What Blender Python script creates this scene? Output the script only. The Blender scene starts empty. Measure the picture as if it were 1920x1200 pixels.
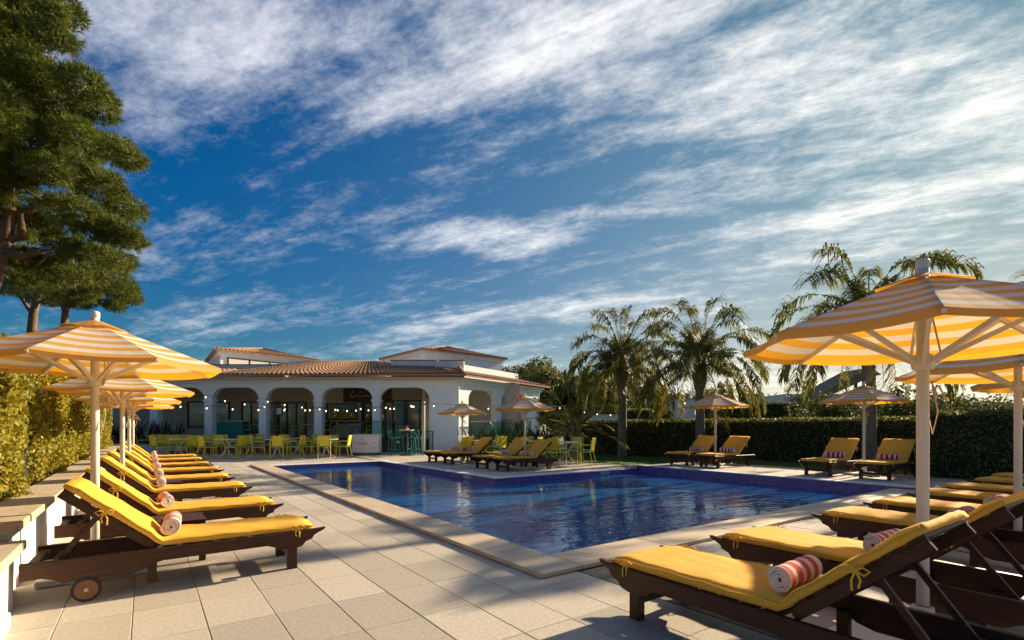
import bpy, bmesh, math, random
import numpy as np
from mathutils import Vector, Matrix
R = math.radians
random.seed(7); rng = np.random.default_rng(11)
scene = bpy.context.scene
COL = scene.collection

# ------------------------------------------------------------------ camera
FX, FY = 0.58450, 0.81138            # horizontal viewing direction (X runs along the near pool edge, Y along the left one)
YAW = -math.atan2(FX, FY)
cam_d = bpy.data.cameras.new('camera'); cam = bpy.data.objects.new('camera', cam_d); COL.objects.link(cam)
cam.location = (0, 0, 1.25); cam.rotation_euler = (R(90), 0, YAW)
cam_d.sensor_width = 36; cam_d.lens = 951/1920*36; cam_d.shift_y = 198/1920
cam_d.clip_start = 0.05; cam_d.clip_end = 3000
scene.camera = cam

# ------------------------------------------------------------------ light
SUN_AZ, SUN_EL = 4.0, 21.5          # degrees from +X towards +Y, above the horizon
SUN = Vector((math.cos(R(SUN_EL))*math.cos(R(SUN_AZ)), math.cos(R(SUN_EL))*math.sin(R(SUN_AZ)), math.sin(R(SUN_EL))))
sun_d = bpy.data.lights.new('sun', 'SUN'); sun_d.energy = 2.6; sun_d.angle = R(0.6); sun_d.color = (1.0, 0.80, 0.54)
sun = bpy.data.objects.new('sun', sun_d); COL.objects.link(sun)
sun.rotation_euler = SUN.to_track_quat('Z', 'Y').to_euler(); sun.location = (20, 5, 12)
scene.view_settings.view_transform = 'Standard'; scene.view_settings.look = 'None'
scene.view_settings.exposure = 2.05; scene.view_settings.gamma = 1.0
scene.view_settings.use_curve_mapping = False

world = bpy.data.worlds.new('World'); scene.world = world; world.use_nodes = True
def build_world():
    nt = world.node_tree; N = nt.nodes; L = nt.links
    for n in list(N): N.remove(n)
    out = N.new('ShaderNodeOutputWorld'); bg = N.new('ShaderNodeBackground'); L.new(bg.outputs[0], out.inputs[0])
    sky = N.new('ShaderNodeTexSky'); sky.sky_type = 'NISHITA'; sky.sun_disc = False
    sky.sun_elevation = R(SUN_EL); sky.sun_rotation = R(90 - SUN_AZ); sky.air_density = 1.0; sky.dust_density = 0.15; sky.ozone_density = 2.5
    def M(op, a, b=None, c=None, clamp=False):
        m = N.new('ShaderNodeMath'); m.operation = op; m.use_clamp = clamp
        for i, v in enumerate((a, b, c)):
            if v is None: continue
            if isinstance(v, (int, float)): m.inputs[i].default_value = v
            else: L.new(v, m.inputs[i])
        return m.outputs[0]
    tc = N.new('ShaderNodeTexCoord'); sep = N.new('ShaderNodeSeparateXYZ'); L.new(tc.outputs['Generated'], sep.inputs[0])
    zc = M('ADD', M('MAXIMUM', sep.outputs[2], 0.0), 0.14)
    px = M('DIVIDE', sep.outputs[0], zc); py = M('DIVIDE', sep.outputs[1], zc)
    # the cloud sheet: coordinates along and across the streaks of the wind
    a = R(118.0); ca, sa = math.cos(a), math.sin(a)
    along = M('ADD', M('MULTIPLY', px, ca), M('MULTIPLY', py, sa))
    across = M('ADD', M('MULTIPLY', px, -sa), M('MULTIPLY', py, ca))
    def noise(sx, sy, scale, detail, rough, dist=0.0, off=0.0):
        c = N.new('ShaderNodeCombineXYZ'); L.new(M('MULTIPLY', along, sx), c.inputs[0]); L.new(M('MULTIPLY', across, sy), c.inputs[1]); c.inputs[2].default_value = off
        n = N.new('ShaderNodeTexNoise'); n.inputs['Scale'].default_value = scale; n.inputs['Detail'].default_value = detail
        n.inputs['Roughness'].default_value = rough; n.inputs['Distortion'].default_value = dist; L.new(c.outputs[0], n.inputs['Vector'])
        return n.outputs['Fac']
    big = noise(0.55, 1.0, 0.75, 3, 0.55, 0.15, CL_OFF[0])
    streak = noise(0.40, 1.6, 1.9, 10, 0.66, 0.35, CL_OFF[1])
    fine = noise(0.9, 1.4, 7.5, 8, 0.72, 0.15, 7.7)
    cov = M('ADD', M('MULTIPLY', big, 0.62), M('ADD', M('MULTIPLY', streak, 0.62), M('MULTIPLY', fine, 0.44)))
    # cloud banks of this evening sky: (x, y on the cloud sheet, radius along, radius across, weight)
    for (bx, by, ra, rb, w) in BANKS:
        al, ac = bx*ca + by*sa, -bx*sa + by*ca
        d1 = M('POWER', M('DIVIDE', M('SUBTRACT', along, al), ra), 2.0); d2 = M('POWER', M('DIVIDE', M('SUBTRACT', across, ac), rb), 2.0)
        g = M('POWER', 2.718, M('MULTIPLY', M('ADD', d1, d2), -1.0))
        cov = M('ADD', cov, M('MULTIPLY', g, w))
    mr = N.new('ShaderNodeMapRange'); mr.interpolation_type = 'SMOOTHSTEP'; L.new(cov, mr.inputs[0])
    mr.inputs[1].default_value = 0.775; mr.inputs[2].default_value = 1.21; mr.inputs[3].default_value = 0.0; mr.inputs[4].default_value = 0.87
    # clear sky: deepen and saturate the physical sky
    hs = N.new('ShaderNodeHueSaturation'); L.new(sky.outputs[0], hs.inputs['Color'])
    bw = N.new('ShaderNodeRGBToBW'); L.new(sky.outputs[0], bw.inputs[0]); L.new(M('DIVIDE', 0.43, M('MULTIPLY_ADD', bw.outputs[0], 0.24, 1.0)), hs.inputs['Value'])
    # clouds scatter the sky's own light plus warm sunlight, brighter towards the sun
    sd = N.new('ShaderNodeVectorMath'); sd.operation = 'DOT_PRODUCT'; L.new(tc.outputs['Generated'], sd.inputs[0]); sd.inputs[1].default_value = SUN
    toward = M('POWER', M('MAXIMUM', M('MULTIPLY_ADD', sd.outputs['Value'], 0.5, 0.5), 0.0), 3.0)
    L.new(M('SUBTRACT', 1.55, M('MULTIPLY', M('POWER', toward, 2.0), 1.15)), hs.inputs['Saturation'])
    cr = N.new('ShaderNodeCombineXYZ')
    for i, (b0, b1) in enumerate(((2.45, 3.0), (2.6, 2.5), (2.95, 1.7))): L.new(M('MULTIPLY_ADD', toward, b1, b0), cr.inputs[i])
    # warm haze low in the sky on the sun's side
    hz = M('POWER', 2.718, M('MULTIPLY', M('MAXIMUM', sep.outputs[2], 0.0), -6.5))
    hl = M('SQRT', M('ADD', M('MULTIPLY', sep.outputs[0], sep.outputs[0]), M('ADD', M('MULTIPLY', sep.outputs[1], sep.outputs[1]), 1e-4)))
    azd = M('DIVIDE', M('ADD', M('MULTIPLY', sep.outputs[0], math.cos(R(SUN_AZ))), M('MULTIPLY', sep.outputs[1], math.sin(R(SUN_AZ)))), hl)
    glow = M('MULTIPLY', hz, M('POWER', M('MAXIMUM', M('MULTIPLY_ADD', azd, 0.5, 0.5), 0.0), 7.0))
    tint = N.new('ShaderNodeMix'); tint.data_type = 'RGBA'; tint.blend_type = 'MULTIPLY'; tint.inputs[0].default_value = 1.0; L.new(hs.outputs[0], tint.inputs[6]); tint.inputs[7].default_value = (0.38, 0.76, 0.86, 1)
    mix = N.new('ShaderNodeMix'); mix.data_type = 'RGBA'; L.new(mr.outputs[0], mix.inputs[0]); L.new(tint.outputs[2], mix.inputs[6]); L.new(cr.outputs[0], mix.inputs[7])
    gm = N.new('ShaderNodeMix'); gm.data_type = 'RGBA'; L.new(M('MULTIPLY', glow, 0.8), gm.inputs[0]); L.new(mix.outputs[2], gm.inputs[6]); gm.inputs[7].default_value = (5.2, 4.3, 3.2, 1)
    L.new(gm.outputs[2], bg.inputs[0]); bg.inputs[1].default_value = 0.085
CL_OFF = (3.1, 5.4)
BANKS = [(.10, 1.27, .34, .15, .14), (.65, .92, .5, .11, .17), (1.14, .47, .5, .22, .10), (1.45, .75, .7, .3, .10), (.93, 1.67, .28, .13, .20), (1.22, 1.63, .28, .15, .16), (1.31, 2.66, .5, .2, .11), (2.3, .7, .8, .5, .12), (1.75, .55, .6, .10, -.06), (1.5, 1.15, .5, .10, -.06),
         (.35, 1.62, .5, .18, -.07), (.2, 2.4, 1.1, .4, -.06), (.52, 1.38, .25, .10, -.10), (1.0, 1.33, .25, .10, -.08)]
build_world()

# ------------------------------------------------------------------ materials
MATS = {}
def mat(name, col, rough=0.6, var=0.15, scale=8.0, bump=0.0, bscale=None, metal=0.0, spec=0.5, translucent=0.0, rnd=0.0, col2=None, stretch=None, emit=None, tcol=None, detail=5):
    """Principled with procedural colour variation, optional bump, per-object random tint and translucency."""
    if name in MATS: return MATS[name]
    m = bpy.data.materials.new(name); m.use_nodes = True; nt = m.node_tree; N = nt.nodes; L = nt.links
    b = N['Principled BSDF']; out = N['Material Output']
    b.inputs['Roughness'].default_value = rough; b.inputs['Metallic'].default_value = metal; b.inputs['Specular IOR Level'].default_value = spec
    tc = N.new('ShaderNodeTexCoord'); mp = N.new('ShaderNodeMapping'); L.new(tc.outputs['Object'], mp.inputs[0])
    if stretch: mp.inputs['Scale'].default_value = stretch
    n = N.new('ShaderNodeTexNoise'); n.inputs['Scale'].default_value = scale; n.inputs['Detail'].default_value = detail; n.inputs['Roughness'].default_value = 0.65
    L.new(mp.outputs[0], n.inputs['Vector'])
    ramp = N.new('ShaderNodeMix'); ramp.data_type = 'RGBA'
    c2 = col2 or tuple(c*(1-var) for c in col); c1 = col if col2 else tuple(min(1, c*(1+var)) for c in col)
    ramp.inputs[6].default_value = (*c2, 1); ramp.inputs[7].default_value = (*c1, 1)
    mr = N.new('ShaderNodeMapRange'); L.new(n.outputs['Fac'], mr.inputs[0]); mr.inputs[1].default_value = 0.3; mr.inputs[2].default_value = 0.7
    L.new(mr.outputs[0], ramp.inputs[0]); colout = ramp.outputs[2]
    if rnd:
        oi = N.new('ShaderNodeObjectInfo'); ge = N.new('ShaderNodeNewGeometry')
        ad = N.new('ShaderNodeMath'); ad.operation = 'ADD'; L.new(oi.outputs['Random'], ad.inputs[0]); L.new(ge.outputs['Random Per Island'], ad.inputs[1])
        fr = N.new('ShaderNodeMath'); fr.operation = 'FRACT'; L.new(ad.outputs[0], fr.inputs[0])
        ma = N.new('ShaderNodeMath'); ma.operation = 'MULTIPLY_ADD'; L.new(fr.outputs[0], ma.inputs[0]); ma.inputs[1].default_value = 2*rnd; ma.inputs[2].default_value = 1-rnd
        vm = N.new('ShaderNodeVectorMath'); vm.operation = 'SCALE'; L.new(colout, vm.inputs[0]); L.new(ma.outputs[0], vm.inputs['Scale']); colout = vm.outputs[0]
    L.new(colout, b.inputs['Base Color'])
    if bump:
        n2 = N.new('ShaderNodeTexNoise'); n2.inputs['Scale'].default_value = bscale or scale*3; n2.inputs['Detail'].default_value = 4
        L.new(mp.outputs[0], n2.inputs['Vector'])
        bp = N.new('ShaderNodeBump'); bp.inputs['Strength'].default_value = bump; bp.inputs['Distance'].default_value = 0.01
        L.new(n2.outputs['Fac'], bp.inputs['Height']); L.new(bp.outputs[0], b.inputs['Normal'])
    if translucent:
        t = N.new('ShaderNodeBsdfTranslucent'); ms = N.new('ShaderNodeMixShader'); ms.inputs[0].default_value = translucent
        if tcol: t.inputs[0].default_value = (*tcol, 1)
        else: L.new(colout, t.inputs[0])
        L.new(b.outputs[0], ms.inputs[1]); L.new(t.outputs[0], ms.inputs[2]); L.new(ms.outputs[0], out.inputs[0])
    if emit:
        b.inputs['Emission Color'].default_value = (*emit[:3], 1); b.inputs['Emission Strength'].default_value = emit[3]
    MATS[name] = m; return m

mat('paving', (0.58, 0.52, 0.43), 0.75, 0.10, 38, 0.45, 300, rnd=0.17, col2=(0.39, 0.345, 0.28), detail=10)
mat('joint', (0.20, 0.17, 0.13), 0.9, 0.2, 20)
mat('coping', (0.60, 0.48, 0.34), 0.6, 0.1, 9, 0.15, 200, rnd=0.06, col2=(0.52, 0.42, 0.30))
mat('white_stone', (0.72, 0.69, 0.64), 0.6, 0.06, 12)
mat('earth', (0.10, 0.075, 0.05), 0.95, 0.3, 3)
mat('mulch', (0.045, 0.035, 0.025), 0.95, 0.4, 25, 0.6, 60)
mat('lawn', (0.085, 0.155, 0.028), 0.9, 0.25, 6, 0.5, 120)
mat('plaster', (0.78, 0.84, 0.87), 0.8, 0.04, 3, 0.05, 60)
mat('plaster_white', (0.76, 0.77, 0.80), 0.8, 0.04, 2.5, 0.05, 60)
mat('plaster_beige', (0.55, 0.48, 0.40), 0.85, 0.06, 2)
mat('wall_white', (0.78, 0.76, 0.72), 0.75, 0.05, 5, 0.1, 50)
mat('wall_cap', (0.47, 0.39, 0.28), 0.85, 0.25, 14, 0.4, 90)
mat('roof_tile', (0.50, 0.28, 0.15), 0.8, 0.3, 4, col2=(0.30, 0.18, 0.11), rnd=0.0)
mat('wood', (0.080, 0.030, 0.014), 0.45, 0.3, 6, 0.12, 40, stretch=(1.0, 9, 9), col2=(0.036, 0.014, 0.007), spec=0.28)
mat('wheel_wood', (0.16, 0.06, 0.022), 0.5, 0.25, 10)
mat('rubber', (0.012, 0.012, 0.012), 0.7, 0.1)
mat('cushion', (0.80, 0.43, 0.060), 0.85, 0.10, 2.2, 0.55, 9, spec=0.2)
mat('tie', (0.82, 0.48, 0.04), 0.7, 0.05)
mat('towel_white', (0.80, 0.70, 0.68), 0.95, 0.05, 40, 0.5, 300, spec=0.1)
mat('towel_magenta', (0.50, 0.02, 0.10), 0.95, 0.08, 40, 0.5, 300, spec=0.1)
mat('towel_red', (0.64, 0.12, 0.09), 0.95, 0.08, 40, 0.5, 300, spec=0.1)
mat('fabric_yellow', (0.74, 0.47, 0.14), 0.85, 0.06, 5, spec=0.15, translucent=0.42, tcol=(0.95, 0.42, 0.02))
mat('fabric_white', (0.80, 0.78, 0.74), 0.85, 0.04, 5, spec=0.15, translucent=0.36, tcol=(0.88, 0.70, 0.46))
mat('pole_paint', (0.74, 0.68, 0.58), 0.45, 0.05, 6)
mat('cord', (0.55, 0.42, 0.25), 0.8, 0.1)
mat('steel', (0.35, 0.35, 0.35), 0.35, 0.1, metal=0.9)
mat('black_metal', (0.02, 0.02, 0.022), 0.45, 0.1)
mat('yellow_metal', (0.72, 0.60, 0.03), 0.45, 0.06)
mat('white_metal', (0.78, 0.76, 0.74), 0.4, 0.04)
mat('teal', (0.02, 0.22, 0.20), 0.5, 0.08)
mat('dark_frame', (0.045, 0.028, 0.020), 0.5, 0.2)
mat('pane', (0.03, 0.035, 0.035), 0.04, 0.3, 1.5, spec=0.9)
mat('pane_lit', (0.30, 0.30, 0.22), 0.08, 0.5, 2.2, spec=0.9)  # lighter copy of pane: brightness in the glass painted into its colour
mat('curtain', (0.20, 0.42, 0.40), 0.8, 0.1)
mat('step_wood', (0.17, 0.085, 0.05), 0.7, 0.2, 6)
mat('green_metal', (0.012, 0.055, 0.040), 0.5, 0.15)
mat('bulb', (0.9, 0.8, 0.55), 0.25, 0.03, emit=(1.0, 0.78, 0.42, 0.7))
mat('bark_pine', (0.16, 0.095, 0.055), 0.9, 0.4, 9, 0.8, 25)
mat('bark_palm', (0.20, 0.16, 0.12), 0.9, 0.3, 7, 0.6, 30)
mat('pine_needles', (0.120, 0.150, 0.020), 0.6, 0.35, 1.2, translucent=0.25, rnd=0.30, spec=0.3)
mat('hedge_gold', (0.38, 0.29, 0.015), 0.55, 0.3, 1.3, col2=(0.20, 0.20, 0.016), translucent=0.30, rnd=0.30, spec=0.35)
mat('hedge_green', (0.150, 0.165, 0.042), 0.55, 0.3, 1.2, translucent=0.38, rnd=0.30, spec=0.35)
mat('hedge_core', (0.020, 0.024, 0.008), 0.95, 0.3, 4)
mat('palm_leaf', (0.175, 0.185, 0.046), 0.5, 0.25, 1.5, translucent=0.45, rnd=0.25, spec=0.3)
mat('palm_leaf_yellow', (0.36, 0.29, 0.04), 0.5, 0.25, 1.5, translucent=0.35, rnd=0.2, spec=0.4)
mat('tree_leaf', (0.150, 0.160, 0.042), 0.55, 0.3, 0.6, translucent=0.25, rnd=0.35, spec=0.3)
mat('tree_leaf_yellow', (0.26, 0.23, 0.05), 0.55, 0.3, 0.8, translucent=0.3, rnd=0.3, spec=0.3)
mat('dark_leaf', (0.050, 0.030, 0.026), 0.5, 0.3, 2, rnd=0.35, spec=0.4)
mat('strelitzia_leaf', (0.035, 0.060, 0.025), 0.4, 0.25, 2, rnd=0.25, translucent=0.15)
mat('flower_red', (0.75, 0.04, 0.02), 0.5, 0.1)
mat('terracotta', (0.20, 0.035, 0.035), 0.6, 0.1)
mat('mural', (0.11, 0.10, 0.05), 0.8, 0.5, 5, col2=(0.025, 0.03, 0.015))
mat('thatch', (0.22, 0.16, 0.10), 0.95, 0.3, 6, 0.5, 30)
mat('pink_card', (0.75, 0.25, 0.22), 0.6, 0.05)

def mosaic_mat():
    m = bpy.data.materials.new('mosaic'); m.use_nodes = True; nt = m.node_tree; N = nt.nodes; L = nt.links; b = N['Principled BSDF']
    tc = N.new('ShaderNodeTexCoord'); sp = N.new('ShaderNodeSeparateXYZ'); L.new(tc.outputs['Object'], sp.inputs[0])
    ad = N.new('ShaderNodeMath'); L.new(sp.outputs[0], ad.inputs[0]); L.new(sp.outputs[1], ad.inputs[1])
    cb = N.new('ShaderNodeCombineXYZ'); L.new(ad.outputs[0], cb.inputs[0]); L.new(sp.outputs[2], cb.inputs[1])
    br = N.new('ShaderNodeTexBrick'); br.offset = 0; L.new(cb.outputs[0], br.inputs[0]); br.inputs['Scale'].default_value = 1
    br.inputs['Brick Width'].default_value = 0.035; br.inputs['Row Height'].default_value = 0.035; br.inputs['Mortar Size'].default_value = 0.0025; br.inputs['Bias'].default_value = 0
    br.inputs['Color1'].default_value = (0.10, 0.07, 0.30, 1); br.inputs['Color2'].default_value = (0.22, 0.16, 0.42, 1); br.inputs['Mortar'].default_value = (0.10, 0.09, 0.18, 1)
    L.new(br.outputs[0], b.inputs['Base Color']); b.inputs['Roughness'].default_value = 0.25; MATS['mosaic'] = m
mosaic_mat()
def glassblock_mat():
    m = bpy.data.materials.new('glass_mosaic'); m.use_nodes = True; nt = m.node_tree; N = nt.nodes; L = nt.links; b = N['Principled BSDF']
    tc = N.new('ShaderNodeTexCoord'); sp = N.new('ShaderNodeSeparateXYZ'); L.new(tc.outputs['Object'], sp.inputs[0])
    ad = N.new('ShaderNodeMath'); L.new(sp.outputs[0], ad.inputs[0]); L.new(sp.outputs[1], ad.inputs[1])
    cb = N.new('ShaderNodeCombineXYZ'); L.new(ad.outputs[0], cb.inputs[0]); L.new(sp.outputs[2], cb.inputs[1])
    br = N.new('ShaderNodeTexBrick'); br.offset = 0; L.new(cb.outputs[0], br.inputs[0]); br.inputs['Scale'].default_value = 1
    br.inputs['Brick Width'].default_value = 0.05; br.inputs['Row Height'].default_value = 0.05; br.inputs['Mortar Size'].default_value = 0.004
    br.inputs['Color1'].default_value = (0.05, 0.09, 0.07, 1); br.inputs['Color2'].default_value = (0.10, 0.14, 0.10, 1); br.inputs['Mortar'].default_value = (0.35, 0.33, 0.27, 1)
    L.new(br.outputs[0], b.inputs['Base Color']); b.inputs['Roughness'].default_value = 0.2; MATS['glass_mosaic'] = m
glassblock_mat()
def water_mat():
    m = bpy.data.materials.new('water'); m.use_nodes = True; nt = m.node_tree; N = nt.nodes; L = nt.links; b = N['Principled BSDF']
    b.inputs['Base Color'].default_value = (0.010, 0.095, 0.30, 1); b.inputs['Roughness'].default_value = 0.02; b.inputs['IOR'].default_value = 1.45
    tc = N.new('ShaderNodeTexCoord'); mp = N.new('ShaderNodeMapping'); L.new(tc.outputs['Object'], mp.inputs[0]); mp.inputs['Rotation'].default_value = (0, 0, R(35))
    mp.inputs['Scale'].default_value = (1.0, 2.0, 1)
    n1 = N.new('ShaderNodeTexNoise'); n1.inputs['Scale'].default_value = 1.5; n1.inputs['Detail'].default_value = 2; n1.inputs['Distortion'].default_value = 0.6
    n2 = N.new('ShaderNodeTexNoise'); n2.inputs['Scale'].default_value = 6.0; n2.inputs['Detail'].default_value = 3; n2.inputs['Distortion'].default_value = 0.8
    n3 = N.new('ShaderNodeTexNoise'); n3.inputs['Scale'].default_value = 0.35; n3.inputs['Detail'].default_value = 2
    for n in (n1, n2): L.new(mp.outputs[0], n.inputs['Vector'])
    L.new(tc.outputs['Object'], n3.inputs['Vector'])
    ma = N.new('ShaderNodeMath'); ma.operation = 'MULTIPLY_ADD'; L.new(n2.outputs['Fac'], ma.inputs[0]); ma.inputs[1].default_value = 0.35; L.new(n1.outputs['Fac'], ma.inputs[2])
    mr = N.new('ShaderNodeMapRange'); L.new(n3.outputs['Fac'], mr.inputs[0]); mr.inputs[1].default_value = 0.35; mr.inputs[2].default_value = 0.65; mr.inputs[3].default_value = 0.10; mr.inputs[4].default_value = 0.42
    bp = N.new('ShaderNodeBump'); bp.inputs['Distance'].default_value = 0.05; L.new(mr.outputs[0], bp.inputs['Strength']); L.new(ma.outputs[0], bp.inputs['Height'])
    L.new(bp.outputs[0], b.inputs['Normal']); MATS['water'] = m
water_mat()

# ------------------------------------------------------------------ mesh builder
class MB:
    def __init__(s): s.v = []; s.f = []; s.m = []
    def add(s, vs, fs, mi=0):
        o = len(s.v); s.v += [tuple(p) for p in vs]; s.f += [tuple(i+o for i in f) for f in fs]; s.m += [mi]*len(fs); return s
    def box(s, x0, x1, y0, y1, z0, z1, mi=0, T=None):
        vs = [(x, y, z) for z in (z0, z1) for y in (y0, y1) for x in (x0, x1)]
        if T is not None: vs = [T @ Vector(p) for p in vs]
        return s.add(vs, [(0, 2, 3, 1), (4, 5, 7, 6), (0, 1, 5, 4), (2, 6, 7, 3), (0, 4, 6, 2), (1, 3, 7, 5)], mi)
    def bar(s, p, q, w, h, mi=0):
        """rectangular bar from p to q: w sideways, h in the upright direction"""
        p, q = Vector(p), Vector(q); d = (q-p); L = d.length; d.normalize()
        up = Vector((0, 0, 1)) if abs(d.z) < 0.98 else Vector((1, 0, 0)); sx = d.cross(up).normalized(); u = sx.cross(d).normalized()
        vs = []
        for c in (p, q):
            for (a, b) in ((-1, -1), (1, -1), (1, 1), (-1, 1)): vs.append(c + sx*(a*w/2) + u*(b*h/2))
        return s.add(vs, [(0, 1, 2, 3), (7, 6, 5, 4), (0, 4, 5, 1), (1, 5, 6, 2), (2, 6, 7, 3), (3, 7, 4, 0)], mi)
    def tube(s, pts, r, n=8, mi=0, caps=True):
        pts = [Vector(p) for p in pts]; rs = r if isinstance(r, (list, tuple)) else [r]*len(pts); o = len(s.v); prev = None
        for i, p in enumerate(pts):
            d = (pts[min(i+1, len(pts)-1)] - pts[max(i-1, 0)]).normalized()
            if prev is None:
                up = Vector((0, 0, 1)) if abs(d.z) < 0.9 else Vector((1, 0, 0)); a = d.cross(up).normalized()
            else: a = (prev - d*prev.dot(d)).normalized()
            prev = a; b = d.cross(a)
            for k in range(n):
                t = 2*math.pi*k/n; s.v.append(tuple(p + (a*math.cos(t) + b*math.sin(t))*rs[i]))
        for i in range(len(pts)-1):
            for k in range(n):
                k2 = (k+1) % n; s.f.append((o+i*n+k, o+i*n+k2, o+(i+1)*n+k2, o+(i+1)*n+k)); s.m.append(mi)
        if caps:
            s.f.append(tuple(o+k for k in reversed(range(n)))); s.m.append(mi)
            s.f.append(tuple(o+(len(pts)-1)*n+k for k in range(n))); s.m.append(mi)
        return s
    def lathe(s, prof, c=(0, 0, 0), n=16, mi=0, axis='z'):
        o = len(s.v)
        for (r, h) in prof:
            for k in range(n):
                t = 2*math.pi*k/n; a, b = r*math.cos(t), r*math.sin(t)
                p = (a, b, h) if axis == 'z' else (a, h, b)
                s.v.append((c[0]+p[0], c[1]+p[1], c[2]+p[2]))
        for i in range(len(prof)-1):
            for k in range(n):
                k2 = (k+1) % n; q = (o+i*n+k, o+i*n+k2, o+(i+1)*n+k2, o+(i+1)*n+k); s.f.append(q if axis == 'z' else q[::-1]); s.m.append(mi)
        return s
    def prism(s, poly, y0, y1, mi=0):
        """polygon in xz, extruded along y"""
        n = len(poly); vs = [(x, y0, z) for x, z in poly] + [(x, y1, z) for x, z in poly]
        fs = [tuple(range(n)), tuple(range(2*n-1, n-1, -1))] + [(i, i+n, (i+1) % n + n, (i+1) % n) for i in range(n)]
        return s.add(vs, fs, mi)
    def build(s, name, mats, parent=None, smooth=False, bevel=0.0, loc=None, rz=None):
        me = bpy.data.meshes.new(name); me.from_pydata(s.v, [], s.f)
        ms = mats if isinstance(mats, (list, tuple)) else [mats]
        for m in ms: me.materials.append(MATS[m])
        if len(ms) > 1: me.polygons.foreach_set('material_index', s.m)
        bm = bmesh.new(); bm.from_mesh(me); bmesh.ops.recalc_face_normals(bm, faces=bm.faces)
        if bevel: bmesh.ops.bevel(bm, geom=[e for e in bm.edges if e.calc_face_angle(0) > 0.6], offset=bevel, segments=1, affect='EDGES', clamp_overlap=True)
        bm.to_mesh(me); bm.free()
        if smooth: me.polygons.foreach_set('use_smooth', [True]*len(me.polygons))
        return link(name, me, parent, loc, rz)
def link(name, me, parent=None, loc=None, rz=None):
    o = bpy.data.objects.new(name, me); COL.objects.link(o)
    if parent is not None: o.parent = parent
    if loc is not None: o.location = loc
    if rz is not None: o.rotation_euler = (0, 0, rz)
    return o
def fastmesh(name, V, Fq, mats, parent=None, mi=None, smooth=False):
    """numpy quads / triangles -> one mesh object"""
    me = bpy.data.meshes.new(name); V = np.asarray(V, dtype=np.float32); Fq = np.asarray(Fq, dtype=np.int32); k = Fq.shape[1]
    me.vertices.add(len(V)); me.vertices.foreach_set('co', V.ravel())
    me.loops.add(Fq.size); me.loops.foreach_set('vertex_index', Fq.ravel())
    me.polygons.add(len(Fq)); me.polygons.foreach_set('loop_start', np.arange(0, Fq.size, k, dtype=np.int32))
    for m in (mats if isinstance(mats, (list, tuple)) else [mats]): me.materials.append(MATS[m])
    if mi is not None: me.polygons.foreach_set('material_index', np.asarray(mi, dtype=np.int32))
    me.update(calc_edges=True); me.validate()
    return link(name, me, parent)
def empty(name, loc=(0, 0, 0), rz=0.0):
    o = bpy.data.objects.new(name, None); COL.objects.link(o); o.location = loc; o.rotation_euler = (0, 0, rz); o.empty_display_size = 0.2; return o
def tag(o, label, cat, group=None):
    o['label'] = label; o['category'] = cat
    if group: o['group'] = group
    return o
def kind(o, k): o['kind'] = k; return o
def copy_tree(o, parent=None):
    c = o.copy(); COL.objects.link(c)
    if parent is not None: c.parent = parent
    for ch in list(o.children): copy_tree(ch, c)
    return c
def cw(u, d):      # camera-frame (right, forward) metres -> world x, y
    return (u*FY + d*FX, -u*FX + d*FY)
def at(px, d): return cw((px-960)/951*d, d)

# ------------------------------------------------------------------ ground, decks, pool
PX0, PX1, PXE = 3.05, 6.65, 11.65      # pool: left edge, peninsula edge, raised wall
PY0, PYM, PYF = 3.64, 9.90, 17.10      # near edge, peninsula front, far edge
ZW = -0.13; ZR = 0.09
def ground():
    g = MB().add([(-900, -900, -0.45), (900, -900, -0.45), (900, 900, -0.45), (-900, 900, -0.45)], [(0, 1, 2, 3)]).build('ground', 'earth'); kind(g, 'structure')
    lw = MB()
    lw.box(12.2, 30, 10.0, 60, -0.40, -0.012); lw.box(14.7, 30, -8, 10.0, -0.40, 0.05)
    kind(lw.build('lawn', 'lawn'), 'structure')
    n = 26000; x = rng.uniform(12.25, 17.6, n); y = rng.uniform(3.0, 19, n); ok = (y > 10.05) | (x > 14.75); x, y = x[ok], y[ok]; n = len(x)
    z = np.where(y > 10.0, -0.012, 0.05); a = rng.uniform(0, 6.28, n); h = rng.uniform(.02, .05, n); w = .008
    V = np.zeros((n, 3, 3)); V[:, 0] = np.c_[x-np.cos(a)*w, y-np.sin(a)*w, z]; V[:, 1] = np.c_[x+np.cos(a)*w, y+np.sin(a)*w, z]; V[:, 2] = np.c_[x+rng.normal(0, .015, n), y+rng.normal(0, .015, n), z+h]
    o = fastmesh('grass', V.reshape(-1, 3), np.arange(3*n).reshape(-1, 3), 'lawn'); kind(o, 'stuff'); tag(o, 'short mown grass of the lawn before the clipped hedge', 'grass')
ground()
rects = [(-0.86, PX0-.02, -4, 34), (PX0-.02, 14.7, -6, PY0-.0), (PX0-.2, PX1+.15, PYF+.15, 34), (PX1+.15, 12.2, PYM+.15, 34)]
deck = MB()
for (x0, x1, y0, y1) in rects: deck.box(x0, min(x1, PX0-.2) if x0 < 0 else x1, y0, min(y1, PY0-.2) if y0 < -5 else y1, -0.42, -0.006)
deck = kind(deck.build('pool_deck', 'joint'), 'structure')
rdeck = MB().box(PXE+.012, 14.7, 2.95, PYM, -0.42, ZR-0.006).build('raised_deck', 'joint'); kind(rdeck, 'structure')
TX, TY = 0.385, 0.603
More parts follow.
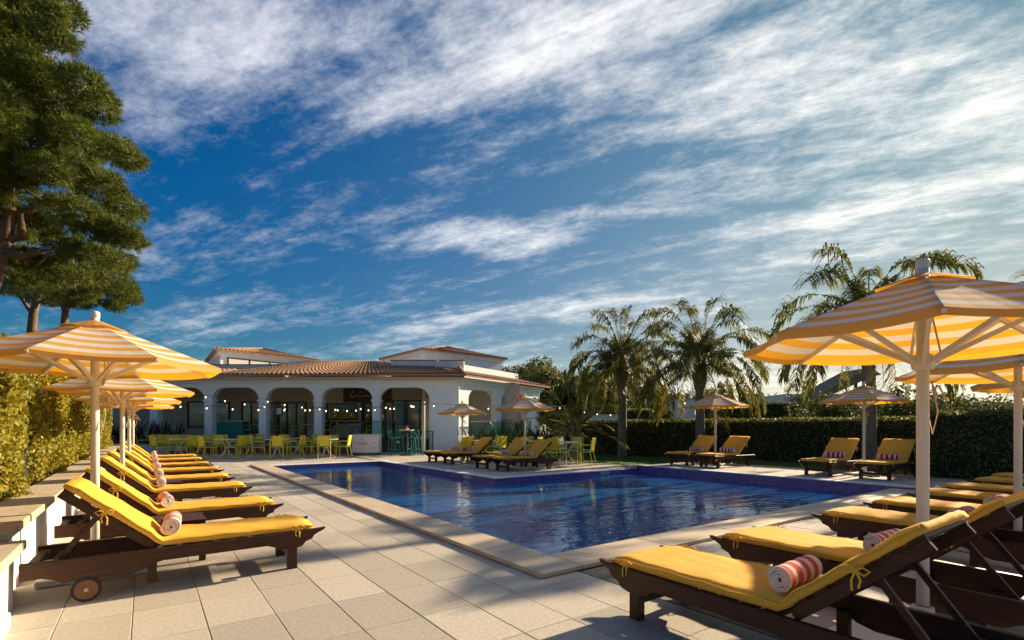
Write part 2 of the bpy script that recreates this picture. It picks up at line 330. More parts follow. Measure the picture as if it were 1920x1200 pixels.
def tile_mesh():
    g = 0.002; b = 0.003
    mb = MB(); x, y = TX-g, TY-g
    mb.add([(g, g, -.02), (x, g, -.02), (x, y, -.02), (g, y, -.02), (g, g, -b), (x, g, -b), (x, y, -b), (g, y, -b), (g+b, g+b, 0), (x-b, g+b, 0), (x-b, y-b, 0), (g+b, y-b, 0)],
           [(8, 9, 10, 11)] + [(i+4, (i+1) % 4+4, (i+1) % 4+8, i+8) for i in range(4)] + [(i, (i+1) % 4, (i+1) % 4+4, i+4) for i in range(4)])
    me = bpy.data.meshes.new('paving_tile'); me.from_pydata(mb.v, [], mb.f); me.materials.append(MATS['paving']); return me, mb
def paving():
    me, mb = tile_mesh(); cand = []
    for ri, (x0, x1, y0, y1) in enumerate(rects + [(PXE+.05, 14.7, 2.95, PYM)]):
        z = ZR if ri == 4 else 0.0
        i0 = math.ceil((x0-2.62)/TX-1e-6); j0 = math.ceil((y0-4.85)/TY-1e-6)
        i = i0
        while 2.62+(i+1)*TX <= x1+.02:
            j = j0
            while 4.85+(j+1)*TY <= y1+.02:
                X, Y = 2.62+i*TX, 4.85+j*TY; cx, cy = X+TX/2, Y+TY/2
                d = cx*FX+cy*FY; s = cx*FY-cy*FX
                vis = d > 1.2 and abs(s/d) < 1.02 and (1.25*951/d + 798) < 1260
                cand.append((0 if vis else 1, d, X, Y, z, ri)); j += 1
            i += 1
    cand.sort(); rest = MB()
    for k, (nv, d, X, Y, z, ri) in enumerate(cand):
        if k < 300 and nv == 0:
            o = link('paving_tile', me, deck if ri < 4 else rdeck, (X, Y, z + random.uniform(-.0012, .0012)))
        else: rest.add([(p[0]+X, p[1]+Y, p[2]+z) for p in mb.v], mb.f)
    r = rest.build('paving_tiles_far', 'paving', deck); kind(r, 'stuff')
paving()
def pool():
    w = MB().add([(PX0-.1, PY0-.1, ZW), (PXE, PY0-.1, ZW), (PXE, PYM+.1, ZW), (PX1+.1, PYM+.1, ZW), (PX1+.1, PYF+.1, ZW), (PX0-.1, PYF+.1, ZW)], [(0, 1, 2, 3, 4, 5)])
    o = w.build('pool_water', 'water'); kind(o, 'structure')
    e = MB(); z0, z1 = -.42, -.004
    e.box(PX0-.2, PX0, PY0-.2, PYF+.15, z0, .0-.012); e.box(PX0, PXE, PY0-.2, PY0, z0, -.012)
    e.box(PX0, PX1+.15, PYF, PYF+.15, z0, z1); e.box(PX1, PX1+.15, PYM+.15, PYF, z0, z1); e.box(PX1, PXE+.0, PYM, PYM+.15, z0, z1)
    e.box(PXE, PXE+.15, PY0-.6, PYM+.15, z0, ZR-.012)
    o = e.build('pool_basin', 'mosaic'); kind(o, 'structure')
    # coping stones
    g = .003
    def stone(nm, x0, x1, y0, y1, z0, z1, m='coping'):
        s = MB().box(x0+g, x1-g, y0+g, y1-g, z0, z1).build('coping_stone', m, o, bevel=.006)
    L = 1.21; y = 3.20+.45
    stone('', 2.60, 3.06, 3.20, 3.65, .004, .046)
    while y < PYF+.3: stone('', 2.60, 3.06, y, min(y+L, PYF+.45), .004, .046); y += L
    x = 3.06
    while x < PXE: stone('', x, min(x+L, PXE+.02), 3.20, 3.65, .004, .046); x += L
    x = 3.06
    while x < PX1+.2: stone('', x, min(x+L, PX1+.40), PYF-.02, PYF+.42, .0-.003, .012, 'white_stone'); x += L
    y = PYM-.02
    while y < PYF-.05: stone('', PX1-.02, PX1+.30, y, min(y+L, PYF-.02), -.003, .012, 'white_stone'); y += L
    x = PX1+.30
    while x < PXE-.2: stone('', x, min(x+L, PXE-.02), PYM-.02, PYM+.39, -.003, .012, 'white_stone'); x += L
    y = 2.95
    while y < PYM+.1: stone('', PXE-.02, PXE+.30, y, min(y+L, PYM+.15), ZR-.012, ZR+.010, 'white_stone'); y += L
    stone('', PXE-.3, PXE-.02, PYM-.02, PYM+.3, .013, ZR+.010, 'coping')
    # skimmer grilles in the tiled wall
    for (x, y, ax) in ((10.3, PYM, 0), (PX1, 11.2, 1), (PX1, 14.6, 1)):
        m = MB()
        if ax == 0:
            m.box(x-.16, x+.16, y-.012, y-.001, -.105, -.03, 0); m.box(x-.13, x+.13, y-.016, y-.011, -.09, -.045, 1)
        else:
            m.box(x-.012, x-.001, y-.16, y+.16, -.105, -.03, 0); m.box(x-.016, x-.011, y-.13, y+.13, -.09, -.045, 1)
        k = m.build('skimmer_grille', ['white_metal', 'steel'], o)
pool()

# planter wall on the left with its stone cap
def planter():
    w = empty('planter_wall', (-1.0, 12, 0)); tag(w, 'low white planter wall with rough stone cap below the golden hedge', 'wall')
    m = MB(); m.box(.0, .18, -7.2, 13, -.02, .46); m.box(.0, .26, -9.5, -7.2, -.02, .40)
    m.build('wall', 'wall_white', w)
    y = -7.2
    while y < 13: MB().box(-.12, .24, y+.004, min(y+1.2, 13)-.004, .462, .53).build('cap_stone', 'wall_cap', w, bevel=.008); y += 1.2
    MB().box(-.1, .33, -8.4, -7.204, .402, .465).build('cap_stone', 'wall_cap', w, bevel=.008)
    MB().box(-.1, .33, -9.5, -8.404, .402, .465).build('cap_stone', 'wall_cap', w, bevel=.008)
    MB().box(.261, .270, -9.4, -7.75, .12, .36).build('mosaic_panel', 'glass_mosaic', w)
    MB().box(.262, .32, -9.5, -7.65, -.01, .10).build('ledge', 'wall_white', w, bevel=.006)
    b = MB().box(-2.6, -1.02, 2.0, 33, -.42, .40).build('planting_bed', 'mulch'); kind(b, 'structure')
    n = 5000; x = rng.uniform(-1.5, -1.1, n); y = rng.uniform(4, 20, n); a = rng.uniform(0, 6.28, n); t = rng.uniform(-.6, .6, n); r = rng.uniform(.012, .03, n)
    c = np.c_[x, y, np.full(n, .405)+rng.uniform(0, .02, n)]; d1 = np.c_[np.cos(a), np.sin(a), t]*r[:, None]; d2 = np.c_[-np.sin(a), np.cos(a), t*0]*r[:, None]*.6
    V = np.stack([c-d1, c+d2, c+d1, c-d2], 1).reshape(-1, 3)
    o = fastmesh('fallen_leaves', V, np.arange(4*n).reshape(-1, 4), 'mulch'); kind(o, 'stuff'); tag(o, 'dry fallen leaves on the soil of the planter', 'leaves')
planter()

# ------------------------------------------------------------------ foliage helpers
def leaf_quads(C, Nrm, size, rngl, aspect=.55, jitter=.9):
    """random leaf quads at points C facing roughly Nrm"""
    n = len(C); nr = Nrm + rngl.normal(0, jitter, (n, 3)); nr /= np.linalg.norm(nr, axis=1)[:, None]+1e-9
    t = rngl.normal(0, 1, (n, 3)); t -= nr*np.sum(t*nr, 1)[:, None]; t /= np.linalg.norm(t, axis=1)[:, None]+1e-9
    b = np.cross(nr, t); s = (size*rngl.uniform(.6, 1.35, n))[:, None]
    V = np.stack([C-t*s, C+b*s*aspect-t*s*.1, C+t*s, C-b*s*aspect-t*s*.1], 1).reshape(-1, 3)
    return V
def quads(n, off=0): return np.arange(4*n).reshape(-1, 4)+off
def hedge(name, label, pts, w, z0, z1, leaf, dens, m, top=True, seed=1, bumpy=.06, ends=True):
    """clipped hedge along the polyline pts; foliage on both faces and the top round a dark core"""
    r = np.random.default_rng(seed); root = empty(name, (pts[0][0], pts[0][1], z0)); tag(root, label, 'hedge')
    o = np.array([pts[0][0], pts[0][1], z0]); VV = []; core = MB()
    for (a, b) in zip(pts[:-1], pts[1:]):
        a2, b2 = np.array(a, float), np.array(b, float); L = np.linalg.norm(b2-a2); d = (b2-a2)/L; nrm = np.array([d[1], -d[0]])
        for side in (1, -1):
            k = int(L*(z1-z0)*dens*(1 if side == 1 else .6)); t = r.uniform(0, L, k); z = r.uniform(z0, z1, k)
            bul = bumpy*(np.sin(t*2.1+z*1.3+seed)+np.sin(t*5.3+z*3.7)*.6+np.sin(z*6+t*1.1)*.4)
            off = w/2*side + side*(bul+r.normal(0, .03, k)-.02)
            P = a2+d*t[:, None]+nrm*off[:, None]; C = np.c_[P, z]; NN = np.tile(np.r_[nrm*side, .35], (k, 1)); VV.append(leaf_quads(C, NN, leaf, r))
        if top:
            k = int(L*w*dens*1.1); t = r.uniform(0, L, k); s = r.uniform(-w/2, w/2, k); P = a2+d*t[:, None]+nrm*s[:, None]
            zz = z1+bumpy*.5*np.sin(t*2.3+s*4)+r.normal(0, .025, k); VV.append(leaf_quads(np.c_[P, zz], np.tile([0, 0, 1.0], (k, 1)), leaf, r))
        if ends:
            for e, q in ((a2, -d), (b2, d)):
                k = int(w*(z1-z0)*dens); P = e+nrm*r.uniform(-w/2, w/2, k)[:, None]+q*r.normal(.0, .03, k)[:, None]; VV.append(leaf_quads(np.c_[P, r.uniform(z0, z1, k)], np.tile(np.r_[q, .2], (k, 1)), leaf, r))
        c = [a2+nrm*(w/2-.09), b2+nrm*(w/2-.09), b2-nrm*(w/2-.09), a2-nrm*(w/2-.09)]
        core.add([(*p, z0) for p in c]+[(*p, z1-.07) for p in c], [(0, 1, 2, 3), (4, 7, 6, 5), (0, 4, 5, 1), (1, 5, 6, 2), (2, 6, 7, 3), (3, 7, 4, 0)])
    V = np.concatenate(VV)-o
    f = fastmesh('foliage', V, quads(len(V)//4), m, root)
    core.v = [tuple(np.array(p)-o) for p in core.v]; core.build('dark_core', 'hedge_core', root)  # added solid dark box, coloured as the shaded inside of the hedge
    return root
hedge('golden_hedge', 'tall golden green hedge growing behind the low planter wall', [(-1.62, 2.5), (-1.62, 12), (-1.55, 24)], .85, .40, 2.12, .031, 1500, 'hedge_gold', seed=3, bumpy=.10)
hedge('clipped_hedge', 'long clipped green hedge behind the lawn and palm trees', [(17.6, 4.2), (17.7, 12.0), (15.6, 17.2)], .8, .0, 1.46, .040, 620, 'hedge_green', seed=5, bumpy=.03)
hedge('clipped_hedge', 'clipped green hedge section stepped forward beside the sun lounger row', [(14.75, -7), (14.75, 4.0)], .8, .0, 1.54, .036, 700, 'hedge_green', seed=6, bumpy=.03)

def blob_tree(name, label, base, h, crown, leaf, n, m, trunk_r=.12, seed=1, group=None, bark='bark_palm', cat='tree'):
    """tree with trunk, limbs and a crown of leaf clumps; crown = list of (dx, dy, dz, r)"""
    r = np.random.default_rng(seed); root = empty(name, base); tag(root, label, cat, group); t = MB()
    c0 = np.mean(np.array([c[:3] for c in crown]), 0); fork = Vector((c0[0]*.3, c0[1]*.3, max(.3, c0[2]*.45)))
    t.tube([(0, 0, -.3), fork*.5+Vector((.04, .03, 0)), fork], [trunk_r*1.2, trunk_r, trunk_r*.8], 8)
    for (dx, dy, dz, rr) in crown:
        e = Vector((dx, dy, dz)); mid = (fork+e)/2+Vector((r.normal(0, .1), r.normal(0, .1), .1)); t.tube([fork, mid, e], [trunk_r*.6, trunk_r*.35, trunk_r*.12], 6)
    t.build('trunk', bark, root, smooth=True)
    VV = []; tot = sum(c[3]**2 for c in crown)
    for (dx, dy, dz, rr) in crown:
        k = max(8, int(n*rr*rr/tot/18)); u = r.normal(0, 1, (k, 3)); u /= np.linalg.norm(u, axis=1)[:, None]
        cc = np.array([dx, dy, dz]) + u*(rr*r.uniform(.45, 1.0, k)**.6)[:, None]*np.array([1, 1, .8])
        for c in cc:
            q = r.normal(0, 1, (18, 3))*rr*.13; VV.append(leaf_quads(c+q, np.tile((c-np.array([dx, dy, dz]))/rr+np.array([0, 0, .5]), (18, 1)), leaf, r))
    V = np.concatenate(VV); fastmesh('crown', V, quads(len(V)//4), m, root)
    return root
def crown_of(seed, rx, ry, rz, cz, n, rr):
    r = np.random.default_rng(seed); out = []
    for i in range(n):
        u = r.normal(0, 1, 3); u /= np.linalg.norm(u); k = r.uniform(.45, 1)
        out.append((u[0]*rx*k, u[1]*ry*k, cz+u[2]*rz*k, rr*r.uniform(.7, 1.25)))
    return out

# ------------------------------------------------------------------ pine trees
def pine(name, label, base, trunk_pts, limbs, clumps, seed, ntuft, nl=.15):
    r = np.random.default_rng(seed); root = empty(name, base); tag(root, label, 'tree', None); t = MB()
    t.tube(trunk_pts, [.19-.11*i/(len(trunk_pts)-1) for i in range(len(trunk_pts))], 9)
    for (p, q, rad) in limbs:
        p, q = Vector(p), Vector(q); m1 = p.lerp(q, .35)+Vector((r.normal(0, .12), r.normal(0, .12), -.12)); m2 = p.lerp(q, .7)+Vector((r.normal(0, .12), r.normal(0, .12), .05))
        t.tube([p, m1, m2, q], [rad, rad*.75, rad*.5, rad*.2], 7)
        for k in range(5):
            s = p.lerp(q, r.uniform(.4, 1)); t.tube([s, s+Vector(r.normal(0, .35, 3))+Vector((0, 0, .15))], [rad*.3, .008], 5)
    t.build('trunk', 'bark_pine', root, smooth=True)
    cl = np.array(clumps); wts = cl[:, 3]**2; wts /= wts.sum()
    idx = r.choice(len(cl), ntuft, p=wts); u = r.normal(0, 1, (ntuft, 3)); u /= np.linalg.norm(u, axis=1)[:, None]
    rad = r.uniform(.25, 1, ntuft)**.45
    C = cl[idx, :3] + u*(cl[idx, 3]*rad)[:, None]*np.array([1, 1, .62])
    ax = u*np.array([1, 1, .6])+np.array([0, 0, .55])+r.normal(0, .25, (ntuft, 3)); ax /= np.linalg.norm(ax, axis=1)[:, None]
    K = 13; VV = np.zeros((ntuft, K, 3, 3))
    for k in range(K):
        d = ax*r.uniform(.35, 1.1, ntuft)[:, None]+r.normal(0, .55, (ntuft, 3)); d /= np.linalg.norm(d, axis=1)[:, None]
        s = np.cross(d, r.normal(0, 1, (ntuft, 3))); s /= np.linalg.norm(s, axis=1)[:, None]; L = (nl*r.uniform(.7, 1.2, ntuft))[:, None]
        VV[:, k, 0] = C-s*.007; VV[:, k, 1] = C+s*.007; VV[:, k, 2] = C+d*L
    V = VV.reshape(-1, 3); fastmesh('crown', V, np.arange(len(V)).reshape(-1, 3), 'pine_needles', root)
    return root
def pines():
    # big stone pine leaning over the fence: coordinates in the camera frame relative to its foot
    D = 10.5
    def loc(px, py, d): x, y = at(px, d); return Vector((x, y, 1.25+(798-py)/951*d))
    bx, by = at(-95, D); base = Vector((bx, by, -.4))
    def rel(px, py, d=D): return tuple(loc(px, py, d)-base)
    trunk = [(0, 0, 0), rel(-60, 640), rel(-20, 540), rel(0, 470), rel(20, 400), rel(0, 250), rel(-20, 100)]
    limbs = [(rel(5, 450), rel(85, 380), .11), (rel(85, 380), rel(215, 330), .07), (rel(0, 470), rel(120, 470), .08), (rel(0, 380), rel(-120, 300), .1), (rel(0, 290), rel(110, 230), .09),
             (rel(0, 240), rel(150, 180, D-.8), .07), (rel(-10, 180), rel(90, 60), .08), (rel(0, 470), rel(190, 500, D+1), .07), (rel(-20, 120), rel(60, -20), .07)]
    r = np.random.default_rng(5); cl = []
    spec = [(60, 20, 70), (20, 70, 80), (100, 20, 45), (-40, -40, 120), (70, -70, 80), (110, 70, 40), (60, 130, 60), (150, 170, 55), (190, 200, 38), (110, 200, 60), (30, 190, 80), (60, 260, 75), (150, 260, 60), (215, 290, 48), (240, 310, 30), (110, 320, 65), (30, 320, 60),
            (190, 350, 50), (230, 400, 45), (150, 400, 60), (80, 420, 45), (210, 440, 50), (245, 450, 28), (140, 460, 50), (60, 470, 40), (180, 490, 50), (110, 510, 45), (235, 500, 32), (20, 420, 50), (-60, 200, 110), (-60, 330, 110), (-70, 70, 120), (40, 520, 30), (150, 520, 36)]
    for (px, py, pr) in spec:
        for k in range(2):
            d = D+(abs(r.normal(0, .9))+.5 if (px < 130 and py > 370) else r.normal(0, .9)); p = loc(px+r.normal(0, 10), py+r.normal(0, 8), d)-base; cl.append((*p, pr/951*d*(.86 if k == 0 else .62)))
    pine('stone_pine', 'big stone pine with bushy crown leaning over the green fence', base, trunk, limbs, cl, 21, 24000, .14)
    # two slimmer pines farther along the fence
    for (px, lean, d, spec, lab, sd) in ((58, 14, 19, [(60, 540, 40), (110, 530, 45), (20, 530, 40), (150, 545, 40), (90, 500, 40), (200, 520, 40), (230, 545, 28), (40, 490, 40), (170, 500, 40)], 'slender forked pine rising between the fence and the big pine', 3),
                                       (118, 8, 23, [(150, 560, 30), (200, 555, 34), (235, 540, 28), (180, 530, 30), (120, 545, 30), (245, 560, 20), (215, 575, 18), (100, 560, 25)], 'thin twin-stemmed pine standing farthest along the fence', 4)):
        x, y = at(px-6, d); base = Vector((x, y, -.4)); rr = np.random.default_rng(sd)
        rel2 = lambda a, b, dd=d: tuple(loc(a, b, dd)-base)
        tr = [(0, 0, 0), rel2(px, 640), rel2(px+4, 590), rel2(px+lean, 545), rel2(px+lean+10, 510)]
        li = [(rel2(px+4, 590), rel2(px-40, 520), .09), (rel2(px+6, 580), rel2(px+70, 535), .08), (rel2(px+lean, 545), rel2(px+110, 525), .06)]
        cl = [(*(loc(a+rr.normal(0, 4), b, d+rr.normal(0, .8))-base), c/951*d) for (a, b, c) in spec]
        pine('stone_pine', lab, base, tr, li, cl, sd+40, 3800, .19)
pines()

# ------------------------------------------------------------------ green fence behind the golden hedge
def fence():
    f = empty('mesh_fence', (-2.6, 3, 0)); tag(f, 'dark green mesh sports fence with square posts behind the golden hedge', 'fence')
    y = 0
    while y < 22:
        MB().box(-.05, .05, y-.06, y+.06, -.4, 3.1).build('post', 'green_metal', f, bevel=.006); y += 2.6
    for k in range(8):
        m = MB(); y0 = k*2.6+.07
        for z in (.6, 1.2, 1.8, 2.4, 3.0): m.box(-.012, .012, y0, y0+2.46, z-.015, z+.015)
        n = 34
        for i in range(n): yy = y0+2.46*(i+.5)/n; m.box(-.006, .006, yy-.004, yy+.004, .0, 3.05)
        m.build('mesh_panel', 'green_metal', f)
    return f
fence()

# ------------------------------------------------------------------ palms
def frond(VV, FF, MI, base, az, el, L, droop, r, nleaf=60, leafl=.55, yellow=0.0, plume=True):
    """one feather leaf: rachis arching from base, leaflets hanging on both sides"""
    p = np.array(base, float); d = np.array([math.cos(az)*math.cos(el), math.sin(az)*math.cos(el), math.sin(el)]); pts = [p.copy()]; ns = 12
    for i in range(ns):
        d = d+np.array([0, 0, -droop*(.35+1.5*i/ns)/ns]); d /= np.linalg.norm(d); p = p+d*L/ns; pts.append(p.copy())
    pts = np.array(pts); side = np.array([-math.sin(az), math.cos(az), 0])
    o = len(VV)
    for i in range(ns):      # rachis ribbon
        w0, w1 = .022*(1-i/ns)+.004, .022*(1-(i+1)/ns)+.004; k = len(VV)
        VV += [pts[i]-side*w0, pts[i]+side*w0, pts[i+1]+side*w1, pts[i+1]-side*w1]; FF.append((k, k+1, k+2, k+3)); MI.append(0)
    for j in range(nleaf):
        t = (.12+.88*(j+.5)/nleaf)*ns; i = min(int(t), ns-1); f = t-i; q = pts[i]*(1-f)+pts[i+1]*f; dd = (pts[i+1]-pts[i]); dd /= np.linalg.norm(dd)
        ll = leafl*math.sin(math.pi*min(1, (.25+.75*(1-abs(2*(j/nleaf)-.9)/1.2))))*r.uniform(.8, 1.15)
        for sgn in (1, -1):
            up = r.normal(0, .45) if plume else .25
            v = side*sgn*.85+dd*.55+np.array([0, 0, up]); v /= np.linalg.norm(v)
            m1 = q+v*ll*.5; v2 = v+np.array([0, 0, -1.1 if plume else -.35]); v2 /= np.linalg.norm(v2); e = m1+v2*ll*.55
            wv = np.cross(v, [0, 0, 1.0]); wv /= np.linalg.norm(wv)+1e-6; wv = wv*.020; k = len(VV); mi = 1 if r.random() < yellow else 0
            VV += [q-wv*.6, q+wv*.6, m1+wv, m1-wv, e]; FF.append((k, k+1, k+2, k+3)); FF.append((k+3, k+2, k+4, k+4)); MI += [mi, mi]
def palm(label, base, trunk_h, tr, crown_r, nfr, seed, lean=(0, 0), yellow=.12, short=False, leafl=.55, group=None):
    r = np.random.default_rng(seed); root = empty('palm_tree', base); tag(root, label, 'palm tree', group)
    t = MB(); top = Vector((lean[0], lean[1], trunk_h)); n = 26; prof = []
    for i in range(n+1):
        f = i/n; rr = tr*(1.18-.3*f + .035*(i % 2)) if f < .74 else tr*(1.0+.75*math.sin((f-.74)/.26*math.pi*.8))*(1 if f < .97 else .8)
        prof.append((Vector((lean[0]*f*f, lean[1]*f*f, trunk_h*f-.1)), rr))
    t.tube([p for p, _ in prof], [q for _, q in prof], 12); t.build('trunk', 'bark_palm', root, smooth=True)
    b = MB()
    for i in range(16 if not short else 9):      # old leaf bases
        a = i*2.4; z = trunk_h*(.80+.18*i/16) if not short else trunk_h*(.6+.4*i/9); c = Vector((lean[0], lean[1], z)); e = c+Vector((math.cos(a), math.sin(a), 1.6))*tr*1.5
        b.bar(c+Vector((math.cos(a), math.sin(a), 0))*tr*.7, e, tr*.5, .03)
    b.build('leaf_base', 'bark_palm', root)
    VV, FF, MI = [], [], []
    for i in range(nfr):
        f = i/nfr; az = i*2.39996+r.normal(0, .15); el = R(84)-R(100)*f**1.0+r.normal(0, .08)
        frond(VV, FF, MI, (lean[0]+math.cos(az)*tr*.5, lean[1]+math.sin(az)*tr*.5, trunk_h-.05+.15*(1-f)), az, el, crown_r*r.uniform(.9, 1.12), 2.1 if not short else .8, r, 84 if not short else 50, leafl, yellow+(.5 if f > .85 else 0), not short)
    V = np.array(VV); F = np.array(FF)
    me = bpy.data.meshes.new('crown'); me.from_pydata([tuple(v) for v in VV], [], [tuple(dict.fromkeys(f)) for f in FF]); me.materials.append(MATS['palm_leaf']); me.materials.append(MATS['palm_leaf_yellow'])
    me.polygons.foreach_set('material_index', MI); link('crown', me, root)
    return root
p1 = at(1167, 20.6); palm('feathery queen palm on the lawn nearest the clubhouse', (*p1, -.01), 3.75, .17, 2.5, 40, 1, (.02, .05), .15)
p2 = at(1313, 18.6); palm('queen palm with a swollen upper trunk behind the middle lounger pair', (*p2, -.01), 3.55, .15, 2.8, 42, 2, (-.05, 0), .12)
p3 = at(1630, 14.2); palm('tall dark queen palm behind the parasol by the forward hedge', (*p3, -.01), 4.15, .165, 2.7, 38, 3, (.0, .03), .05)
p4 = at(1080, 18.8); palm('short stocky date palm with stiff upright fronds beside the clubhouse', (*p4, -.01), 1.15, .16, 1.95, 22, 4, (0, 0), .25, True, .38)
p5 = at(1990, 14.5); palm('queen palm whose frond tips hang past the big parasol', (*p5, -.01), 4.0, .16, 2.6, 32, 8, (0, 0), .1)

# ------------------------------------------------------------------ trees, walls and buildings beyond the hedge
def background():
    T = [(1000, 36, 5.0, 3.4, 'broad dark green tree rising behind the clubhouse corner', 'tree_leaf', 9000, .9),
         (945, 42, 4.6, 3.2, 'rounded evergreen tree behind the clubhouse roof end', 'tree_leaf', 6000, .9),
         (1062, 33, 4.0, 2.6, 'yellowish leafy tree beside the clubhouse roof corner', 'tree_leaf_yellow', 6000, .7),
         (1120, 34, 4.0, 2.4, 'dense dark tree behind the nearest-clubhouse palm', 'tree_leaf', 6000, .7),
         (1185, 36, 4.1, 2.4, 'dark leafy tree behind the low white garden wall', 'tree_leaf', 6000, .7),
         (1235, 38, 3.9, 2.0, 'small olive tree left of the pale square block', 'tree_leaf_yellow', 4000, .6),
         (1350, 36, 3.8, 2.4, 'sunlit yellow green tree behind the dark square bush', 'tree_leaf_yellow', 6000, .7),
         (1420, 38, 3.6, 2.4, 'pale green tree over the dark square bush', 'tree_leaf_yellow', 5000, .7),
         (1480, 34, 3.0, 1.8, 'low bushy tree beside the white house wall', 'tree_leaf', 4000, .6)]
    for i, (px, d, top, rx, lab, m, n, rr) in enumerate(T):
        x, y = at(px, d); cz = top*.62
        top *= 1.22; cz = top*.60
        blob_tree('leafy_tree', lab, (x, y, -.3), top, crown_of(i+30, rx*1.15, rx, top*.40, cz, 20, rr*1.25), .10, n*3, m, .16, i+60, 'trees beyond the clipped hedge')
    # open, twiggy shrubs against the evening sky
    for i, (px, d, top, rx, lab) in enumerate(((1530, 22, 3.3, 1.1, 'open twiggy shrub left of the tan sloping roof'), (1590, 23, 2.9, 1.3, 'loose leafy shrub below the tan sloping roof'), (1690, 21, 3.0, 1.2, 'sparse leafy shrub right of the dark palm trunk'), (1760, 20, 3.0, 1.2, 'sparse backlit shrub beside the big parasol pole'))):
        x, y = at(px, d); blob_tree('twiggy_shrub', lab, (x, y, -.3), top, crown_of(i+80, rx*1.2, rx, top*.42, top*.66, 20, .5), .055, 6500, 'tree_leaf', .05, i+90, 'shrubs beyond the clipped hedge', cat='shrub')
    for i, (px, d, top, rx, lab) in enumerate(((1600, 26, 2.7, 1.9, 'dense dark shrub mass beyond the stepped hedge'), (1690, 25, 2.6, 1.9, 'dense dark shrub behind the tall dark palm'), (1790, 24, 2.55, 1.9, 'dense dark shrub behind the forward hedge'), (1880, 22, 2.5, 1.8, 'dense dark shrub at the far end of the forward hedge'))):
        x, y = at(px, d); blob_tree('dense_shrub', lab, (x, y, -.3), top, crown_of(i+180, rx*1.2, rx, top*.42, top*.58, 18, .85), .07, 11000, 'tree_leaf', .08, i+190, 'shrubs beyond the clipped hedge', cat='shrub')
    # bare tree
    x, y = at(1275, 34); root = empty('bare_tree', (x, y, -.3)); tag(root, 'bare leafless tree spreading thin branches behind the pale block', 'tree'); t = MB(); r = np.random.default_rng(9)
    t.tube([(0, 0, 0), (.1, 0, 1.2), (.0, .1, 2.2)], [.14, .11, .09], 7)
    for i in range(9):
        a = i*.75; e = Vector((math.cos(a)*r.uniform(.8, 1.9), math.sin(a)*r.uniform(.8, 1.9), r.uniform(3.4, 4.9))); m = Vector((0, .1, 2.0)).lerp(e, .5)+Vector((0, 0, .25)); t.tube([(0, .1, 2.0), m, e], [.06, .035, .01], 5)
        for k in range(5):
            s = m.lerp(e, r.uniform(0, .9)); t.tube([s, s+Vector((r.normal(0, .4), r.normal(0, .4), r.uniform(.2, .6)))], [.018, .006], 4)
    t.build('trunk', 'bark_palm', root)
    # clipped dark blocks of greenery beyond the hedge
    for (pxa, pxb, d, z1, lab, sd) in ((1165, 1252, 26, 2.05, 'clipped dark bush block behind the palm on the lawn', 31), (1322, 1500, 25, 2.35, 'large clipped dark bush block beyond the hedge', 32)):
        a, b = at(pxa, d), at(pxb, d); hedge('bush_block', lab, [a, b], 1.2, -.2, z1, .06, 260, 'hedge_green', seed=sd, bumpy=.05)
    # low white garden walls and pale buildings
    def block(name, lab, pxa, pxb, d, th, z1, m, cat):
        (xa, ya), (xb, yb) = at(pxa, d), at(pxb, d); root = empty(name, (xa, ya, -.4), math.atan2(yb-ya, xb-xa)); L = math.hypot(xb-xa, yb-ya)
        tag(root, lab, cat); MB().box(0, L, 0, th, 0, z1+.4).build('wall', m, root); MB().box(-.05, L+.05, -.05, th+.05, z1+.402, z1+.46).build('cap', m, root); return root, L
    block('garden_wall', 'low white garden wall beyond the clipped hedge', 1085, 1310, 28, .25, 1.80, 'plaster_white', 'wall')
    block('utility_block', 'pale square utility block behind the palm trunk', 1262, 1303, 27.7, 1.2, 2.62, 'plaster_white', 'building')
    b, L = block('white_house', 'white flat roofed house half hidden by shrubs', 1470, 1600, 30, 5, 3.05, 'plaster_white', 'building')
    for x in (.8, 2.4): f = MB().box(x, x+.8, -.03, .0, 1.2, 2.3).build('window', 'dark_frame', b); MB().box(x+.06, x+.74, -.036, -.031, 1.26, 2.24).build('pane', 'pane', f)
    # tan sloping roof rising between the shrubs
    x, y = at(1575, 29); root = empty('thatched_canopy', (x, y, -.3), YAW); tag(root, 'tan sloping thatched canopy rising above the shrubs', 'canopy')
    m = MB(); m.prism([(-2.6, 2.6), (-2.5, 2.95), (.9, 4.75), (1.5, 4.35), (.9, 4.2)], -1.2, 1.2); m.build('roof', 'thatch', root)
    for xx in (-1.8, .9): MB().tube([(xx, 0, 0), (xx, 0, 3.2 if xx < 0 else 4.3)], .09, 8).build('post', 'bark_palm', root)
background()

